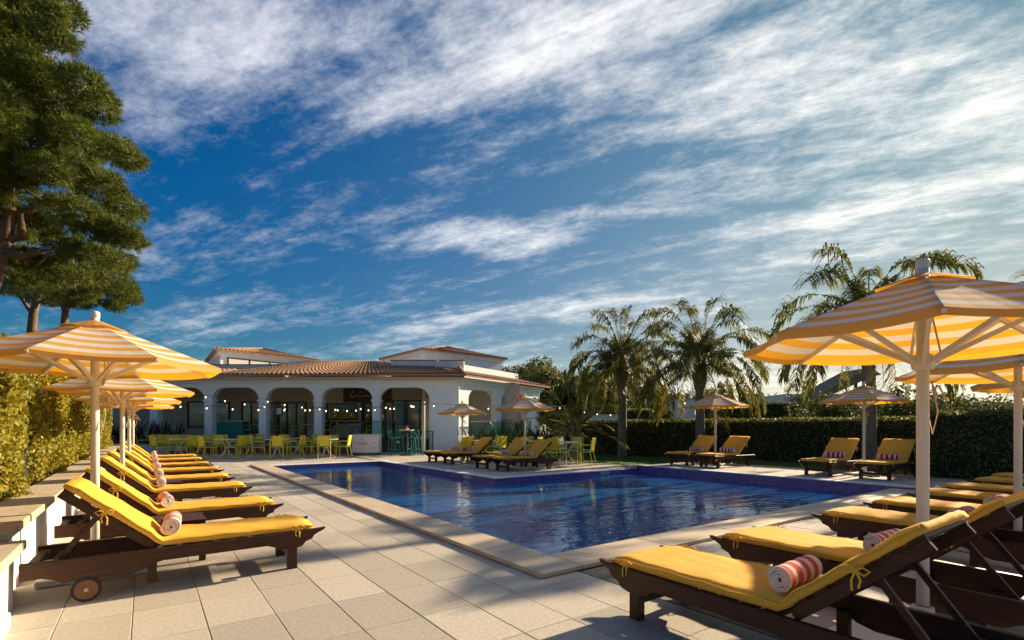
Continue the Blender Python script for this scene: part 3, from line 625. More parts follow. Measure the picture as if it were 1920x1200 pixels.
# ------------------------------------------------------------------ clubhouse
def arch_wall(L, ops, z0, ztop, th, zs=2.50, zc=3.04):
    """wall along +x from 0 to L with round-cornered openings (a, b, floor); thickness towards +y"""
    m = MB(); xs = {0.0, L}
    for (a, b, fl) in ops:
        R_ = min(.62, (b-a)/2)
        for k in range(9): t = math.pi/2*k/8; xs.add(a+R_*(1-math.cos(t))); xs.add(b-R_*(1-math.cos(t)))
    xs = sorted(xs)
    def bottom(x, op):
        a, b, fl = op; R_ = min(.62, (b-a)/2); d = min(x-a, b-x)
        if d >= R_: return zc
        return zs+(zc-zs)*math.sqrt(max(0, 1-((R_-d)/R_)**2))
    for x0, x1 in zip(xs[:-1], xs[1:]):
        if x1-x0 < 1e-6: continue
        mid = (x0+x1)/2; op = next((o for o in ops if o[0] <= mid <= o[1]), None)
        b0, b1 = (z0, z0) if op is None else (bottom(x0, op), bottom(x1, op))
        m.add([(x0, 0, b0), (x1, 0, b1), (x1, 0, ztop), (x0, 0, ztop), (x0, th, b0), (x1, th, b1), (x1, th, ztop), (x0, th, ztop)], [(0, 1, 2, 3), (7, 6, 5, 4), (0, 4, 5, 1), (3, 2, 6, 7)])
    for (a, b, fl) in ops:
        for x, s in ((a, 1), (b, -1)): m.add([(x, 0, z0), (x, th, z0), (x, th, zs), (x, 0, zs)], [(0, 1, 2, 3)])
    return m
def tile_roof(quad, parent, name='roof', pitch=.22):
    """corrugated clay roof panel over quad (eave a, eave b, top b, top a): rows of barrel tiles with stepped courses"""
    a, b, c, d = [Vector(p) for p in quad]; W = max((b-a).length, (c-d).length); Hh = max((d-a).length, (c-b).length)
    nx = max(4, int(W/pitch))*6; ny = max(2, int(Hh/.33)); nrm = (b-a).cross(d-a).normalized(); nrm = nrm if nrm.z > 0 else -nrm; V = []; F = []
    for j in range(ny):
        for e in (0, 1):
            t = (j+e)/ny
            for i in range(nx+1):
                s = i/nx; p = a.lerp(b, s).lerp(d.lerp(c, s), t); w = abs(math.sin(math.pi*i/6))*.055+(.028 if e == 0 else 0.0); V.append(p+nrm*w)
    row = nx+1
    for j in range(2*ny-1):
        for i in range(nx): F.append((j*row+i, j*row+i+1, (j+1)*row+i+1, (j+1)*row+i))
    # underside
    k = len(V); V += [a-nrm*.06, b-nrm*.06, c-nrm*.06, d-nrm*.06]; F.append((k+3, k+2, k+1, k))
    F.append((k, k+1, row-1, 0))
    me = bpy.data.meshes.new(name); me.from_pydata([tuple(v) for v in V], [], F); me.materials.append(MATS['roof_tile']); return link(name, me, parent)
def clubhouse():
    ox, oy = cw(-2.58, 23.8); H = empty('clubhouse', (ox, oy, 0), YAW); tag(H, 'pale blue arcaded clubhouse with clay tile roofs and white upper storeys', 'building')
    ZT = 3.50
    # front arcade: wall runs from x=-19 to 0
    ops = [(a+19, b+19, 0) for (a, b) in ((-17.2, -14.42), (-14.05, -11.86), (-11.5, -9.31), (-8.95, -6.71), (-6.35, -3.98), (-3.62, -1.30))]
    m = arch_wall(19, ops, .0, ZT, .36); m.v = [(x-19, y, z) for x, y, z in m.v]; fw = m.build('front_arcade', 'plaster', H)
    for (a, b) in ((-14.42, -14.05), (-11.86, -11.5), (-9.31, -8.95), (-6.71, -6.35), (-3.98, -3.62)):
        c = MB().box(a-.05, b+.05, -.05, .41, 2.36, 2.47).build('capital', 'plaster', H, bevel=.012)
    # side arcade
    ang = math.atan2(.8545, .5195); S = empty('side_arcade', (0, 0, 0), ang); S.parent = H
    m = arch_wall(8.2, [(.89, 3.35, 0), (3.87, 6.45, 0)], 0, ZT, .34); m.v = [(x+.02, y+.002, z) for x, y, z in m.v]; m.build('arcade_wall', 'plaster', S)
    MB().box(.0, 8.22, -.04, 0, 0, .34).build('plinth', 'plaster_white', S); MB().box(-1.28, 0.02, -.045, -.001, .0, .36).build('plinth', 'plaster_white', H)
    MB().tube([(.06, -.05, 0), (.06, -.05, 3.4)], .045, 8).build('drainpipe', 'plaster', H)
    end = MB(); ex, ey = 8.22*.5195, 8.22*.8545; end.box(ex-.3, ex+.0, ey+.02, ey+7, 0, ZT-.005); end.build('end_wall', 'plaster', H)
    w = MB().box(ex+.001, ex+.04, ey+.5, ey+1.6, .9, 2.9).build('window', 'white_metal', H)
    for k in range(6): MB().box(ex+.041, ex+.06, ey+.58, ey+1.52, 1.0+k*.31, 1.24+k*.31).build('pane', 'pane', w)
    # cornice under the eave
    MB().box(-19.1, .10, -.13, .0-.002, ZT-.26, ZT-.14).build('cornice', 'plaster_white', H); MB().box(-19.2, .16, -.26, .0, ZT-.14, ZT+.02).build('cornice', 'plaster_beige', H)
    MB().box(-.02, 8.3, -.12, .0, ZT-.26, ZT-.14).build('cornice', 'plaster_white', S); MB().box(-.02, 8.36, -.25, .0, ZT-.135, ZT+.02).build('cornice', 'plaster_white', S)
    # terrace floor, steps, back wall and ceiling of the arcade
    MB().box(-19, -.36, .37, 3.6, 0, .60).build('terrace_floor', 'step_wood', H)
    for k in range(4): MB().box(-12.6, -4.0, -.35*(4-k)-.03, -.35*(3-k)-.03, 0.0, .15*(k+1)-.02).build('step', 'step_wood', H, bevel=.01)
    MB().box(-19, 3.0, 3.6, 3.9, 0, ZT).build('back_wall', 'plaster_beige', H)
    MB().box(-19, -.4, .37, 3.6, ZT-.12, ZT-.02).build('ceiling', 'plaster_beige', H)
    # windows and doors in the back wall (in px of the facade -> metres)
    def X(px): return (px-960)/951*27.2+2.58
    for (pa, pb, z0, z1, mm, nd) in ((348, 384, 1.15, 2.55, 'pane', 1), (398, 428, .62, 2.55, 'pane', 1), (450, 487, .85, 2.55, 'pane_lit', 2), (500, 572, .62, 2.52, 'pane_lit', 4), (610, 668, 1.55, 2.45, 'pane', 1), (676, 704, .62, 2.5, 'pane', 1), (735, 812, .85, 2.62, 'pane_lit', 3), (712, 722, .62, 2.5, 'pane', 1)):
        a, b = X(pa), X(pb); fr = MB(); t = .07
        fr.box(a, b, 3.52, 3.6, z0, z0+t); fr.box(a, b, 3.52, 3.6, z1-t, z1)
        for k in range(nd+1): x = a+(b-a-t)*k/nd; fr.box(x, x+t, 3.515, 3.598, z0+t, z1-t)
        o = fr.build('window', 'dark_frame', H)
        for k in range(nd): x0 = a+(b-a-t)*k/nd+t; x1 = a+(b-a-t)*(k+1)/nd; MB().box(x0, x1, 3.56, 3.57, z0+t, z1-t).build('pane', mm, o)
    for (pa, pb) in ((742, 756), ): MB().box(X(pa), X(pb), 3.44, 3.5, .9, 2.5).build('curtain', 'curtain', H)
    MB().box(X(605), X(672), 3.2, 3.55, 1.38, 1.45).build('shelf', 'dark_frame', H)
    mu = MB().box(-6.5, -3.9, 3.50, 3.595, 2.50, 3.36).build('mural_panel', 'mural', H)
    sg = MB(); sg.tube([(-5.95, 3.47, 3.12), (-6.08, 3.47, 2.88), (-6.12, 3.47, 2.80), (-5.95, 3.47, 2.78), (-5.82, 3.47, 2.86)], .016, 6)
    sg.tube([(-5.82+.045*k, 3.47, 2.84+.05*math.sin(k*1.9)) for k in range(17)], .013, 6); sg.tube([(-5.62, 3.47, 3.02), (-5.55, 3.47, 3.08), (-5.48, 3.47, 3.0)], .012, 6); sg.build('script_sign', 'white_metal', mu)
    # side arcade's back wall with a glazed door
    MB().box(.3, 8.0, 2.2, 2.4, 0, ZT-.03).build('back_wall', 'plaster_beige', S); MB().box(.3, 8.0, .345, 2.2, 0, .55).build('terrace_floor', 'step_wood', S)
    for x in (2.7, 6.4): d = MB().box(x, x+1.0, 2.13, 2.2, .56, 2.6).build('door', 'dark_frame', S); MB().box(x+.12, x+.88, 2.12, 2.128, .75, 2.48).build('pane', 'pane', d)
    MB().box(.3, 8.0, .345, 2.2, ZT-.12, ZT-.03).build('ceiling', 'plaster_beige', S)
    # clay roofs
    e = ZT+.10
    tile_roof([(-19.4, -.55, e), (-11.0, -.55, e), (-11.0, 1.3, e+.42), (-19.4, 1.3, e+.42)], H)
    tile_roof([(-11.0, -.55, e), (-3.2, -.55, e), (-4.5, 2.4, e+.95), (-7.4, 2.4, e+.95)], H)
    tile_roof([(-11.0, -.55, e), (-11.0, -.54, e), (-7.4, 2.4, e+.95), (-11.0, 1.3, e+.42)], H)
    tile_roof([(-3.2, -.55, e), (.35, -.55, e), (.1, 1.0, e+.40), (-4.5, 2.4, e+.95)], H)
    sx, sy = .5195, .8545; nx_, ny_ = sy, -sx
    def sp(t, o, z): return (sx*t+nx_*o, sy*t+ny_*o, z)
    tile_roof([sp(-.1, .5, e), sp(8.7, .5, e), sp(8.4, -1.3, e+.45), sp(.1, -1.1, e+.42)], H)
    MB().tube([sp(-.1, .5, e+.03), (.0, .9, e+.47)], .1, 8).build('hip_tile', 'roof_tile', H)
    tile_roof([sp(8.7, .5, e), (ex+.55, ey+7, e), (ex-1.2, ey+7, e+.45), sp(8.4, -1.3, e+.45)], H)
    # parapets of the roof terraces
    MB().box(-13.9, -9.0, 1.9, 2.1, ZT, e+.72).build('parapet', 'plaster_white', H); MB().box(-9.0, -3.4, 2.45, 2.6, ZT, e+.98).build('parapet', 'plaster_white', H)
    MB().box(-3.4, .2, 1.3, 1.5, ZT, e+.86).build('parapet', 'plaster_white', H); MB().box(-13.95, -9.0, 1.86, 2.14, e+.722, e+.76).build('parapet_cap', 'step_wood', H); MB().box(-3.45, .25, 1.26, 1.54, e+.862, e+.90).build('parapet_cap', 'step_wood', H)
    p = MB(); q0, q1 = sp(.4, -1.6, 0), sp(8.2, -1.6, 0); p.bar((q0[0], q0[1], ZT+.48), (q1[0], q1[1], ZT+.48), .2, .96); p.build('parapet', 'plaster_white', H)
    # the two upper storeys with hipped roofs, corners in camera-frame metres
    def tower(nc, lc, rc, z1, win):
        n, l, r = [Vector((c[0]+2.58, c[1]-23.8, 0)) for c in (nc, lc, rc)]; f = l+r-n; U = empty('upper_storey', (0, 0, 0)); U.parent = H
        def ins(c, k): return n.lerp(f, .5).lerp(c, k)
        cs = [ins(c, .90) for c in (n, r, f, l)]; m = MB(); m.add([(c.x, c.y, 3.3) for c in cs]+[(c.x, c.y, z1) for c in cs], [(0, 1, 5, 4), (1, 2, 6, 5), (2, 3, 7, 6), (3, 0, 4, 7), (4, 5, 6, 7)]); m.build('wall', 'plaster_white', U)
        m = MB(); c2 = [ins(c, .95) for c in (n, r, f, l)]; m.add([(c.x, c.y, z1-.22) for c in c2]+[(c.x, c.y, z1-.02) for c in c2], [(0, 1, 5, 4), (1, 2, 6, 5), (2, 3, 7, 6), (3, 0, 4, 7), (4, 5, 6, 7), (3, 2, 1, 0)]); m.build('cornice', 'plaster_white', U)
        ctr = n.lerp(f, .5); ap = Vector((ctr.x, ctr.y, z1+.75)); co = [Vector((c.x, c.y, z1)) for c in (n, r, f, l)]
        for a, b in ((0, 1), (1, 2), (2, 3), (3, 0)): tile_roof([co[a], co[b], ap+(co[b]-co[a])*.06, ap-(co[b]-co[a])*.06], U)
        if win:
            a, b = cs[0], cs[1]; d = (b-a); o = Vector((d.y, -d.x, 0)).normalized()*.03
            fr = MB(); p, q = a.lerp(b, .06)+o, a.lerp(b, .92)+o; fr.bar((p.x, p.y, z1-.62), (q.x, q.y, z1-.62), .04, .5); w = fr.build('window', 'dark_frame', U)
            for k in range(4): p, q = a.lerp(b, .075+.21*k)+o*1.9, a.lerp(b, .265+.21*k)+o*1.9; MB().bar((p.x, p.y, z1-.62), (q.x, q.y, z1-.62), .01, .40).build('pane', 'white_stone', w)
    tower((-4.98, 28), (-8.57, 32.6), (-.27, 32.3), 5.50, False)
    tower((-16.4, 28), (-20.3, 33.5), (-12.6, 33.2), 5.50, True)
    # glass balustrade of the terrace
    def rail(pts, name):
        r = empty(name, (0, 0, 0)); r.parent = H
        for (a, b) in zip(pts[:-1], pts[1:]):
            a, b = Vector(a), Vector(b); MB().bar(a+Vector((0, 0, .98)), b+Vector((0, 0, .98)), .05, .04).build('handrail', 'black_metal', r)
            MB().bar(a+(b-a)*.02+Vector((0, 0, .5)), b-(b-a)*.02+Vector((0, 0, .5)), .012, .84).build('glass_panel', 'glass', r)
            for p in (a, b): MB().box(p.x-.025, p.x+.025, p.y-.025, p.y+.025, p.z, p.z+.96).build('post', 'black_metal', r)
    rail([(-4.3, -.55, .45), (-2.8, -.55, .45), (-1.5, -1.0, .02), (-.9, -1.5, .02)], 'balustrade'); rail([sp(.7, .25, .45), sp(3.6, .25, .55), sp(6.6, .25, .55)], 'balustrade')
    return H
def glass_mat():
    m = bpy.data.materials.new('glass'); m.use_nodes = True; N = m.node_tree.nodes; L = m.node_tree.links
    t = N.new('ShaderNodeBsdfTransparent'); t.inputs[0].default_value = (.72, .92, .88, 1); g = N.new('ShaderNodeBsdfGlossy'); g.inputs['Roughness'].default_value = .03
    fr = N.new('ShaderNodeLayerWeight'); fr.inputs[0].default_value = .18; mx = N.new('ShaderNodeMixShader'); L.new(fr.outputs['Facing'], mx.inputs[0]); L.new(t.outputs[0], mx.inputs[1]); L.new(g.outputs[0], mx.inputs[2])
    L.new(mx.outputs[0], N['Material Output'].inputs[0]); MATS['glass'] = m
glass_mat()
clubhouse()
def loc_h(x, y):   # clubhouse frame -> world
    return cw(x-2.58, y+23.8)

# ------------------------------------------------------------------ sun loungers
WID = .32
def lounger_parts(root, ang=40):
    rail = [(.0, .20), (.0, .315), (1.80, .33), (2.0, .345), (1.985, .325), (1.93, .30), (1.90, .285), (1.885, .255), (1.83, .235), (1.80, .20), (1.74, .185), (1.62, .185), (1.58, .215), (1.52, .235),
            (.80, .225), (.74, .21), (.68, .175), (.60, .155), (.22, .155), (.17, .185), (.12, .20)]
    for s in (-1, 1):
        y0 = s*WID-.019; MB().prism(rail, y0, y0+.038).build('side_rail', 'wood', root, bevel=.004)
        MB().box(1.69, 1.77, s*(WID-.06)-.03, s*(WID-.06)+.03, 0, .20).build('leg', 'wood', root, bevel=.004)
        MB().box(.70, .76, s*(WID-.055)-.025, s*(WID-.055)+.025, .06, .24).build('leg', 'wood', root, bevel=.004)
        MB().box(.30, .40, s*(WID-.045)-.02, s*(WID-.045)+.02, .06, .20).build('wheel_bracket', 'wood', root, bevel=.003)
        w = MB().lathe([(.0, -.016), (.068, -.016), (.07, 0), (.068, .016), (.0, .016)], (0, 0, 0), 20, axis='y').build('wheel', 'wheel_wood', root, loc=(.35, s*(WID+.012), .088), smooth=False)
        MB().lathe([(.070, -.015), (.085, -.015), (.088, 0), (.085, .015), (.070, .015)], (0, 0, 0), 24, axis='y').build('tyre', 'rubber', w)
        MB().lathe([(.0, -.024), (.014, -.024), (.014, .024), (.0, .024)], (0, 0, 0), 10, axis='y').build('hub', 'steel', w)
    MB().box(1.705, 1.755, -WID+.05, WID-.05, .10, .15).build('stretcher', 'wood', root, bevel=.004)
    MB().box(.015, .075, -WID+.02, WID-.02, .235, .285).build('stretcher', 'wood', root, bevel=.004); MB().tube([(.35, -WID+.02, .088), (.35, WID-.02, .088)], .010, 8).build('axle', 'steel', root)
    for k in range(9): x = .80+k*.125; MB().box(x, x+.085, -WID+.02, WID-.02, .298, .318).build('slat', 'wood', root)
    # hinged backrest
    hx, hz = .74, .325; a = R(ang); dx, dz = -math.cos(a), math.sin(a); nx, nz = math.sin(a), math.cos(a); BL = .70
    b = empty('backrest', (hx, 0, hz)); b.parent = root
    P = lambda t, n: (dx*t+nx*n, dz*t+nz*n)
    for s in (-1, 1):
        p, q = P(0, 0), P(BL, 0); MB().bar((p[0], s*(WID-.045), p[1]), (q[0], s*(WID-.045), q[1]), .03, .06).build('frame_rail', 'wood', b, bevel=.004)
    for k in range(6): p, q = P(.04+k*.118, .036), P(.115+k*.118, .036); MB().bar((p[0], 0, p[1]), (q[0], 0, q[1]), 2*WID-.06, .014).build('slat', 'wood', b)
    for s in (-1, 1):
        p = P(.42, -.03); MB().bar((hx+p[0], s*(WID-.10), hz+p[1]), (.17, s*(WID-.10), .27), .022, .030).build('support_strut', 'wood', root)
    MB().box(.14, .20, -WID+.02, WID-.02, .235, .275).build('cross_bar', 'wood', root, bevel=.004)
    # one bent cushion over seat and backrest
    th = .050; path = []
    for k in range(9): t = BL+.02-(BL+.02)*k/8; p = P(t, .045); path.append((hx+p[0], hz+p[1], nx, nz))
    seat = [(x, .333, 0.0, 1.0) for x in np.linspace(.80, 1.90, 14)]
    path = path[:-1]+[(hx+.015, hz+.035, nx*.5, .9)]+seat
    V = []; F = []; ny = 10; hw = WID-.01; r = np.random.default_rng(3); npth = len(path)
    for i, (x, z, ux, uz) in enumerate(path):
        endf = min(1, min(i, npth-1-i)/1.0*.6+.55)
        for j in range(ny+1):
            y = -hw+2*hw*j/ny; edge = 1-abs(2*j/ny-1)**12; h = th*(.74+.26*edge)*(.5+.5*endf)+.004*math.sin(i*1.9+j*.7)+.003*math.sin(j*2.3+i*.6)
            V.append((x+ux*h, y, z+uz*h))
        for j in range(ny+1):
            y = -hw+2*hw*j/ny; V.append((x, y, z))
    st = 2*(ny+1)
    for i in range(npth-1):
        for j in range(ny):
            F.append((i*st+j, i*st+j+1, (i+1)*st+j+1, (i+1)*st+j)); o = ny+1; F.append((i*st+o+j+1, i*st+o+j, (i+1)*st+o+j, (i+1)*st+o+j+1))
        F.append((i*st, (i+1)*st, (i+1)*st+ny+1, i*st+ny+1)); F.append((i*st+ny, i*st+2*ny+1, (i+1)*st+2*ny+1, (i+1)*st+ny))
    for i in (0, npth-1):
        for j in range(ny): F.append((i*st+j, i*st+ny+1+j, i*st+ny+2+j, i*st+j+1))
    m = MB(); m.v = V; m.f = F; m.m = [0]*len(F); c = m.build('cushion', 'cushion', root, smooth=True)
    for sgn in (-1, 1):
        j = 0 if sgn < 0 else ny; MB().tube([Vector(V[i*st+j])+Vector((0, sgn*.002, .001)) for i in range(npth)], .0045, 5).build('piping', 'tie', c)
    # bows that tie the cushion on
    for (x, z) in ((1.76, .375), (hx+P(.42, .05)[0], hz+P(.42, .05)[1])):
        for s in (-1, 1):
            y = s*(WID+.012); pts = lambda l: [(x+a_*.055, y+s*.012, z-.01+b_*.05) for a_, b_ in l]
            t = MB(); t.tube(pts([(0, 0), (.5, .35), (1.0, .15), (.6, -.35), (0, 0)]), .005, 5); t.tube(pts([(0, 0), (-.5, .35), (-1.0, .1), (-.6, -.35), (0, 0)]), .005, 5)
            t.tube(pts([(0, 0), (.3, -.9), (.25, -1.8)]), .005, 5); t.tube(pts([(0, 0), (-.35, -.8), (-.2, -1.5)]), .005, 5); t.build('tie', 'tie', root)
    return root
proto = lounger_parts(empty('sun_lounger'))
first = [True]
def lounger(x, y, rz, z, label, group):
    o = proto if first[0] else copy_tree(proto); first[0] = False
    o.location = (x, y, z); o.rotation_euler = (0, 0, rz); tag(o, label, 'sun lounger', group); return o
def towel_mesh(m_roll, m_band, bands, L=.42):
    """terry towel rolled up: a spiral sheet, with coloured bands across the roll"""
    me = MB(); n = 64; turns = 4.2; rad = .070; xs = [-L/2]
    for (a, b) in bands: xs += [a, b]
    xs = sorted(xs+[L/2]); prof = []
    for i in range(n+1):
        t = i/n; th = 2*math.pi*turns*t; r = .010+(rad-.010)*t+.0025*math.sin(th*1.7); prof.append((r*math.cos(th), r*math.sin(th)*.88, th, r))
    thick = .0065; VV = []; st = 2*(n+1)
    for x in xs:
        wob = .002*math.sin(x*40)
        for s in (1, -1):
            for (c, d, th, r) in prof: k = (r+s*thick+wob)/max(r, 1e-4); VV.append((x, c*k, d*k))
    me.v = VV
    for i in range(len(xs)-1):
        mid = (xs[i]+xs[i+1])/2; mi = 1 if any(a < mid < b for a, b in bands) else 0
        for j in range(n):
            o = i*st; me.f.append((o+j, o+j+1, o+st+j+1, o+st+j)); me.m.append(mi); o += n+1; me.f.append((o+j+1, o+j, o+st+j, o+st+j+1)); me.m.append(mi)
    for i in (0, len(xs)-1):
        for j in range(n): me.f.append((i*st+j, i*st+n+1+j, i*st+n+2+j, i*st+j+1)); me.m.append(0)
    return me
BANDS = [(-.15, -.095), (-.05, .005), (.05, .105), (.145, .19)]
towel_p = towel_mesh('towel_white', 'towel_red', BANDS).build('rolled_towel', ['towel_white', 'towel_red'], smooth=True); tfirst = [True]
towel_me2 = towel_p.data.copy(); towel_me2.materials[1] = MATS['towel_magenta']
def towel(x, y, rz, z, label, group, tilt=0.0, far=False):
    o = towel_p if tfirst[0] else towel_p.copy()
    if not tfirst[0]: COL.objects.link(o)
    if far: o.data = towel_me2
    tfirst[0] = False; o.location = (x, y, z); o.rotation_euler = (tilt, 0, rz); k = random.uniform(.92, 1.06); o.scale = (random.uniform(.9, 1.05), k, k); tag(o, label, 'towel', group); return o
def put(x, y, rz, z, lab, group, tlab, tgroup, far=False):
    """lounger with head end at (x, y); axis head->foot along rz; towel in the crook of the backrest"""
    rz += random.uniform(-.022, .022); lounger(x+random.uniform(-.02, .02), y+random.uniform(-.02, .02), rz, z, lab, group); c, s = math.cos(rz), math.sin(rz)
    towel(x+c*.865, y+s*.865, rz+R(90)+random.uniform(-.06, .06), z+.455, tlab, tgroup, random.uniform(0, 6), far)
ORD = ['first', 'second', 'third', 'fourth', 'fifth', 'sixth', 'seventh', 'eighth']
YL = [4.70, 6.32, 8.42, 10.15, 12.05, 13.80, 15.95, 17.7]
for i, y in enumerate(YL):
    lab = ['sun lounger at the open end of the planter wall row beside the tiled corner', 'sun lounger behind a dark side table, second along the planter wall'][i] if i < 2 else '%s sun lounger along the planter wall counting from its tiled corner' % ORD[i]
    tl = ['rolled towel on the end lounger of the planter wall row', 'rolled towel beside the first side table of the planter wall row'][i] if i < 2 else 'rolled towel on the %s planter wall lounger from the tiled corner' % ORD[i]
    put(-.70, y+.32, 0, 0, lab, 'sun loungers along the planter wall', tl, 'towels on the planter wall loungers')
XR = [2.52, 3.78, 5.62, 6.88, 8.38, 9.66, 11.1, 12.3]
for i, x in enumerate(XR):
    lab = ['sun lounger nearest the pool corner with backrest beside the big parasol pole', 'sun lounger on the hedge side of the first parasol pole beside the pool'][i] if i < 2 else '%s sun lounger along the near pool edge counting from the pool corner' % ORD[i]
    tl = ['pink and red banded towel roll on the lounger nearest the pool corner', 'rolled towel on the lounger just behind the first parasol pole'][i] if i < 2 else 'rolled towel on the %s near pool edge lounger from the pool corner' % ORD[i]
    put(x+.32, .46, R(90), 0, lab, 'sun loungers along the near pool edge', tl, 'towels on the pool edge loungers')
for i, y in enumerate((11.2, 12.3, 14.3, 15.4)):
    lab = ['sun lounger on the peninsula closest to the pool corner', 'sun lounger under the bare white parasol of the peninsula', 'sun lounger before the bar stools on the peninsula', 'sun lounger at the clubhouse end of the peninsula'][i]
    put(9.72, y+.32, R(180), .0, lab, 'sun loungers on the pool peninsula', 'magenta striped rolled towel on the %s peninsula lounger from the pool corner' % ORD[i], 'towels on the peninsula loungers', True)
for i, y in enumerate((4.0, 5.1, 7.9, 8.95)):
    lab = ['sun lounger on the raised deck beside the stepped hedge', 'sun lounger on the raised deck left of the palm trunk parasol', 'sun lounger on the raised deck with side table before it', 'sun lounger on the raised deck next to the lawn palm'][i]
    put(14.45, y+.32, R(180), ZR, lab, 'sun loungers on the raised deck', 'magenta and white striped towel roll on the %s raised deck lounger from the stepped hedge' % ORD[i], 'towels on the raised deck loungers', True)

def side_table(x, y, z, rz, label, group):
    r = empty('side_table', (x, y, z), rz); tag(r, label, 'side table', group)
    for k in range(7): a = -.235+k*.068; MB().box(a, a+.060, -.25, .25, .365, .385).build('top_slat', 'wood', r, bevel=.003)
    for s in (-1, 1):
        MB().box(-.22, .22, s*.21-.012, s*.21+.012, .29, .362).build('apron', 'wood', r); MB().box(s*.20-.012, s*.20+.012, -.195, .195, .29, .362).build('apron', 'wood', r)
        for q in (-1, 1): MB().box(s*.21-.027, s*.21+.027, q*.22-.027, q*.22+.027, 0, .363).build('leg', 'wood', r, bevel=.003)
tb = None
def tables():
    g = 'dark side tables between the loungers'
    side_table(.20, 5.72, 0, R(90), 'slatted dark side table between the first two planter wall loungers', g)
    for i, y in enumerate((9.55, 13.2, 17.0)): side_table(.20, y, 0, R(90), '%s dark side table along the planter wall from its tiled corner' % ORD[i+1], g)
    side_table(13.2, 8.75, ZR, 0, 'dark side table between the raised deck loungers near the lawn palm', g)
    side_table(9.1, 12.08, 0, 0, 'dark side table between the two peninsula loungers at the pool corner', g); side_table(9.1, 15.15, 0, 0, 'dark side table between the two peninsula loungers nearest the clubhouse', g)
tables()

# ------------------------------------------------------------------ parasols
def parasol_parts(root):
    RAD = 0.96; ZE, ZA = 1.775, 2.15; nb = 11
    def ringpt(k, f, sag=0.0): a = 2*math.pi*k/8+R(22.5); return (math.cos(a)*RAD*f, math.sin(a)*RAD*f, ZA+(ZE-ZA)*f)
    m = MB(); sub = 6
    def pt(k, j, f):     # between rib k and k+1, fraction j/sub, radius fraction f; cloth sags a little between ribs
        a = Vector(ringpt(k, f)); b = Vector(ringpt(k+1, f)); t = j/sub; p = a.lerp(b, t); s = 4*t*(1-t); p.z -= s*.022*f; p *= 1; p.x *= 1-s*.012; p.y *= 1-s*.012; return p
    fr = [.10+(1-.10)*i/nb for i in range(nb+1)]
    for k in range(8):
        for i in range(nb):
            o = len(m.v); m.v += [tuple(pt(k, j, fr[i])) for j in range(sub+1)]+[tuple(pt(k, j, fr[i+1])) for j in range(sub+1)]
            for j in range(sub): m.f.append((o+j, o+sub+1+j, o+sub+2+j, o+j+1)); m.m.append((nb-1-i) % 2)
        o = len(m.v); m.v += [tuple(pt(k, j, 1)) for j in range(sub+1)]+[tuple(pt(k, j, 1)+Vector((0, 0, -.035))) for j in range(sub+1)]
        for j in range(sub): m.f.append((o+j, o+sub+1+j, o+sub+2+j, o+j+1)); m.m.append(0)
    m.build('canopy', ['fabric_yellow', 'fabric_white'], root, smooth=False)
    c = MB(); n = 16       # vent cap with a wavy hem
    for i in range(n):
        a0, a1 = 2*math.pi*i/n, 2*math.pi*(i+1)/n
        def q(a, r_, w): return (math.cos(a)*r_, math.sin(a)*r_, ZA+.016-r_*.375+w*math.sin(a*4)*.010)
        o = len(c.v); c.v += [q(a0, .05, 0), q(a1, .05, 0), q(a1, .16, .4), q(a0, .16, .4), q(a1, .23, 1), q(a0, .23, 1)]; c.f += [(o, o+3, o+2, o+1), (o+3, o+5, o+4, o+2)]; c.m += [0, 0]
    c.build('vent_cap', 'fabric_yellow', root)
    MB().lathe([(.0, ZA+.085), (.026, ZA+.083), (.034, ZA+.072), (.034, ZA+.035), (.026, ZA+.02), (.0, ZA+.02)][::-1], (0, 0, 0), 14).build('finial', 'white_stone', root, smooth=True)
    MB().tube([(0, 0, 0.02), (0, 0, 1.0), (0, 0, ZA+.03)], .031, 16).build('pole', 'pole_paint', root, smooth=True)
    MB().lathe([(.030, 1.59), (.052, 1.595), (.057, 1.62), (.057, 1.66), (.047, 1.68), (.030, 1.685)], (0, 0, 0), 12).build('runner_hub', 'pole_paint', root)
    MB().lathe([(.037, ZA-.09), (.06, ZA-.085), (.06, ZA-.04), (.037, ZA-.03)], (0, 0, 0), 12).build('top_hub', 'pole_paint', root)
    for k in range(8):
        a = Vector(ringpt(k, 1.0)); b = Vector(ringpt(k, .05)); o = Vector((0, 0, -.022)); rb = MB().bar(b+o, a*1.0+o+Vector((0, 0, -.0)), .018, .028).build('rib', 'pole_paint', root)
        s = Vector(ringpt(k, .56))+Vector((0, 0, -.04)); h = Vector((a.x, a.y, 0)).normalized()*.05+Vector((0, 0, 1.64)); MB().bar(h, s, .016, .026).build('strut', 'pole_paint', root)
    t = MB(); t.tube([(.05, .0, 1.95), (.10, .03, 1.75), (.055, .02, 1.60)], .005, 5); t.tube([(.05, -.02, 1.95), (.07, -.06, 1.70), (.05, -.03, 1.60)], .005, 5)
    lp = []
    for k in range(26): f = k/25; lp.append((.06+.05*math.sin(f*17)+.05*f, .02-.10*f, 1.56-.10*abs(math.sin(f*9))-.06*f))
    t.tube(lp, .005, 5); t.tube([(.045, -.03, 1.50), (.07, -.05, 1.35), (.05, -.03, 1.22), (.042, -.02, 1.30)], .004, 5); t.build('cord', 'cord', root)
    MB().box(-.36, .36, -.36, .36, .003, .05).build('base_slab', 'white_stone', root, bevel=.008); MB().lathe([(.055, .05), (.055, .22), (.037, .225)], (0, 0, 0), 14).build('pole_socket', 'pole_paint', root)
    return root
parasol = parasol_parts(empty('parasol')); pf = [True]
def put_parasol(x, y, z, rz, label, group, sc=1.0):
    o = parasol if pf[0] else copy_tree(parasol); pf[0] = False; o.location = (x, y, z); o.rotation_euler = (0, 0, rz); o.scale = (sc, sc, sc); tag(o, label, 'parasol', group)
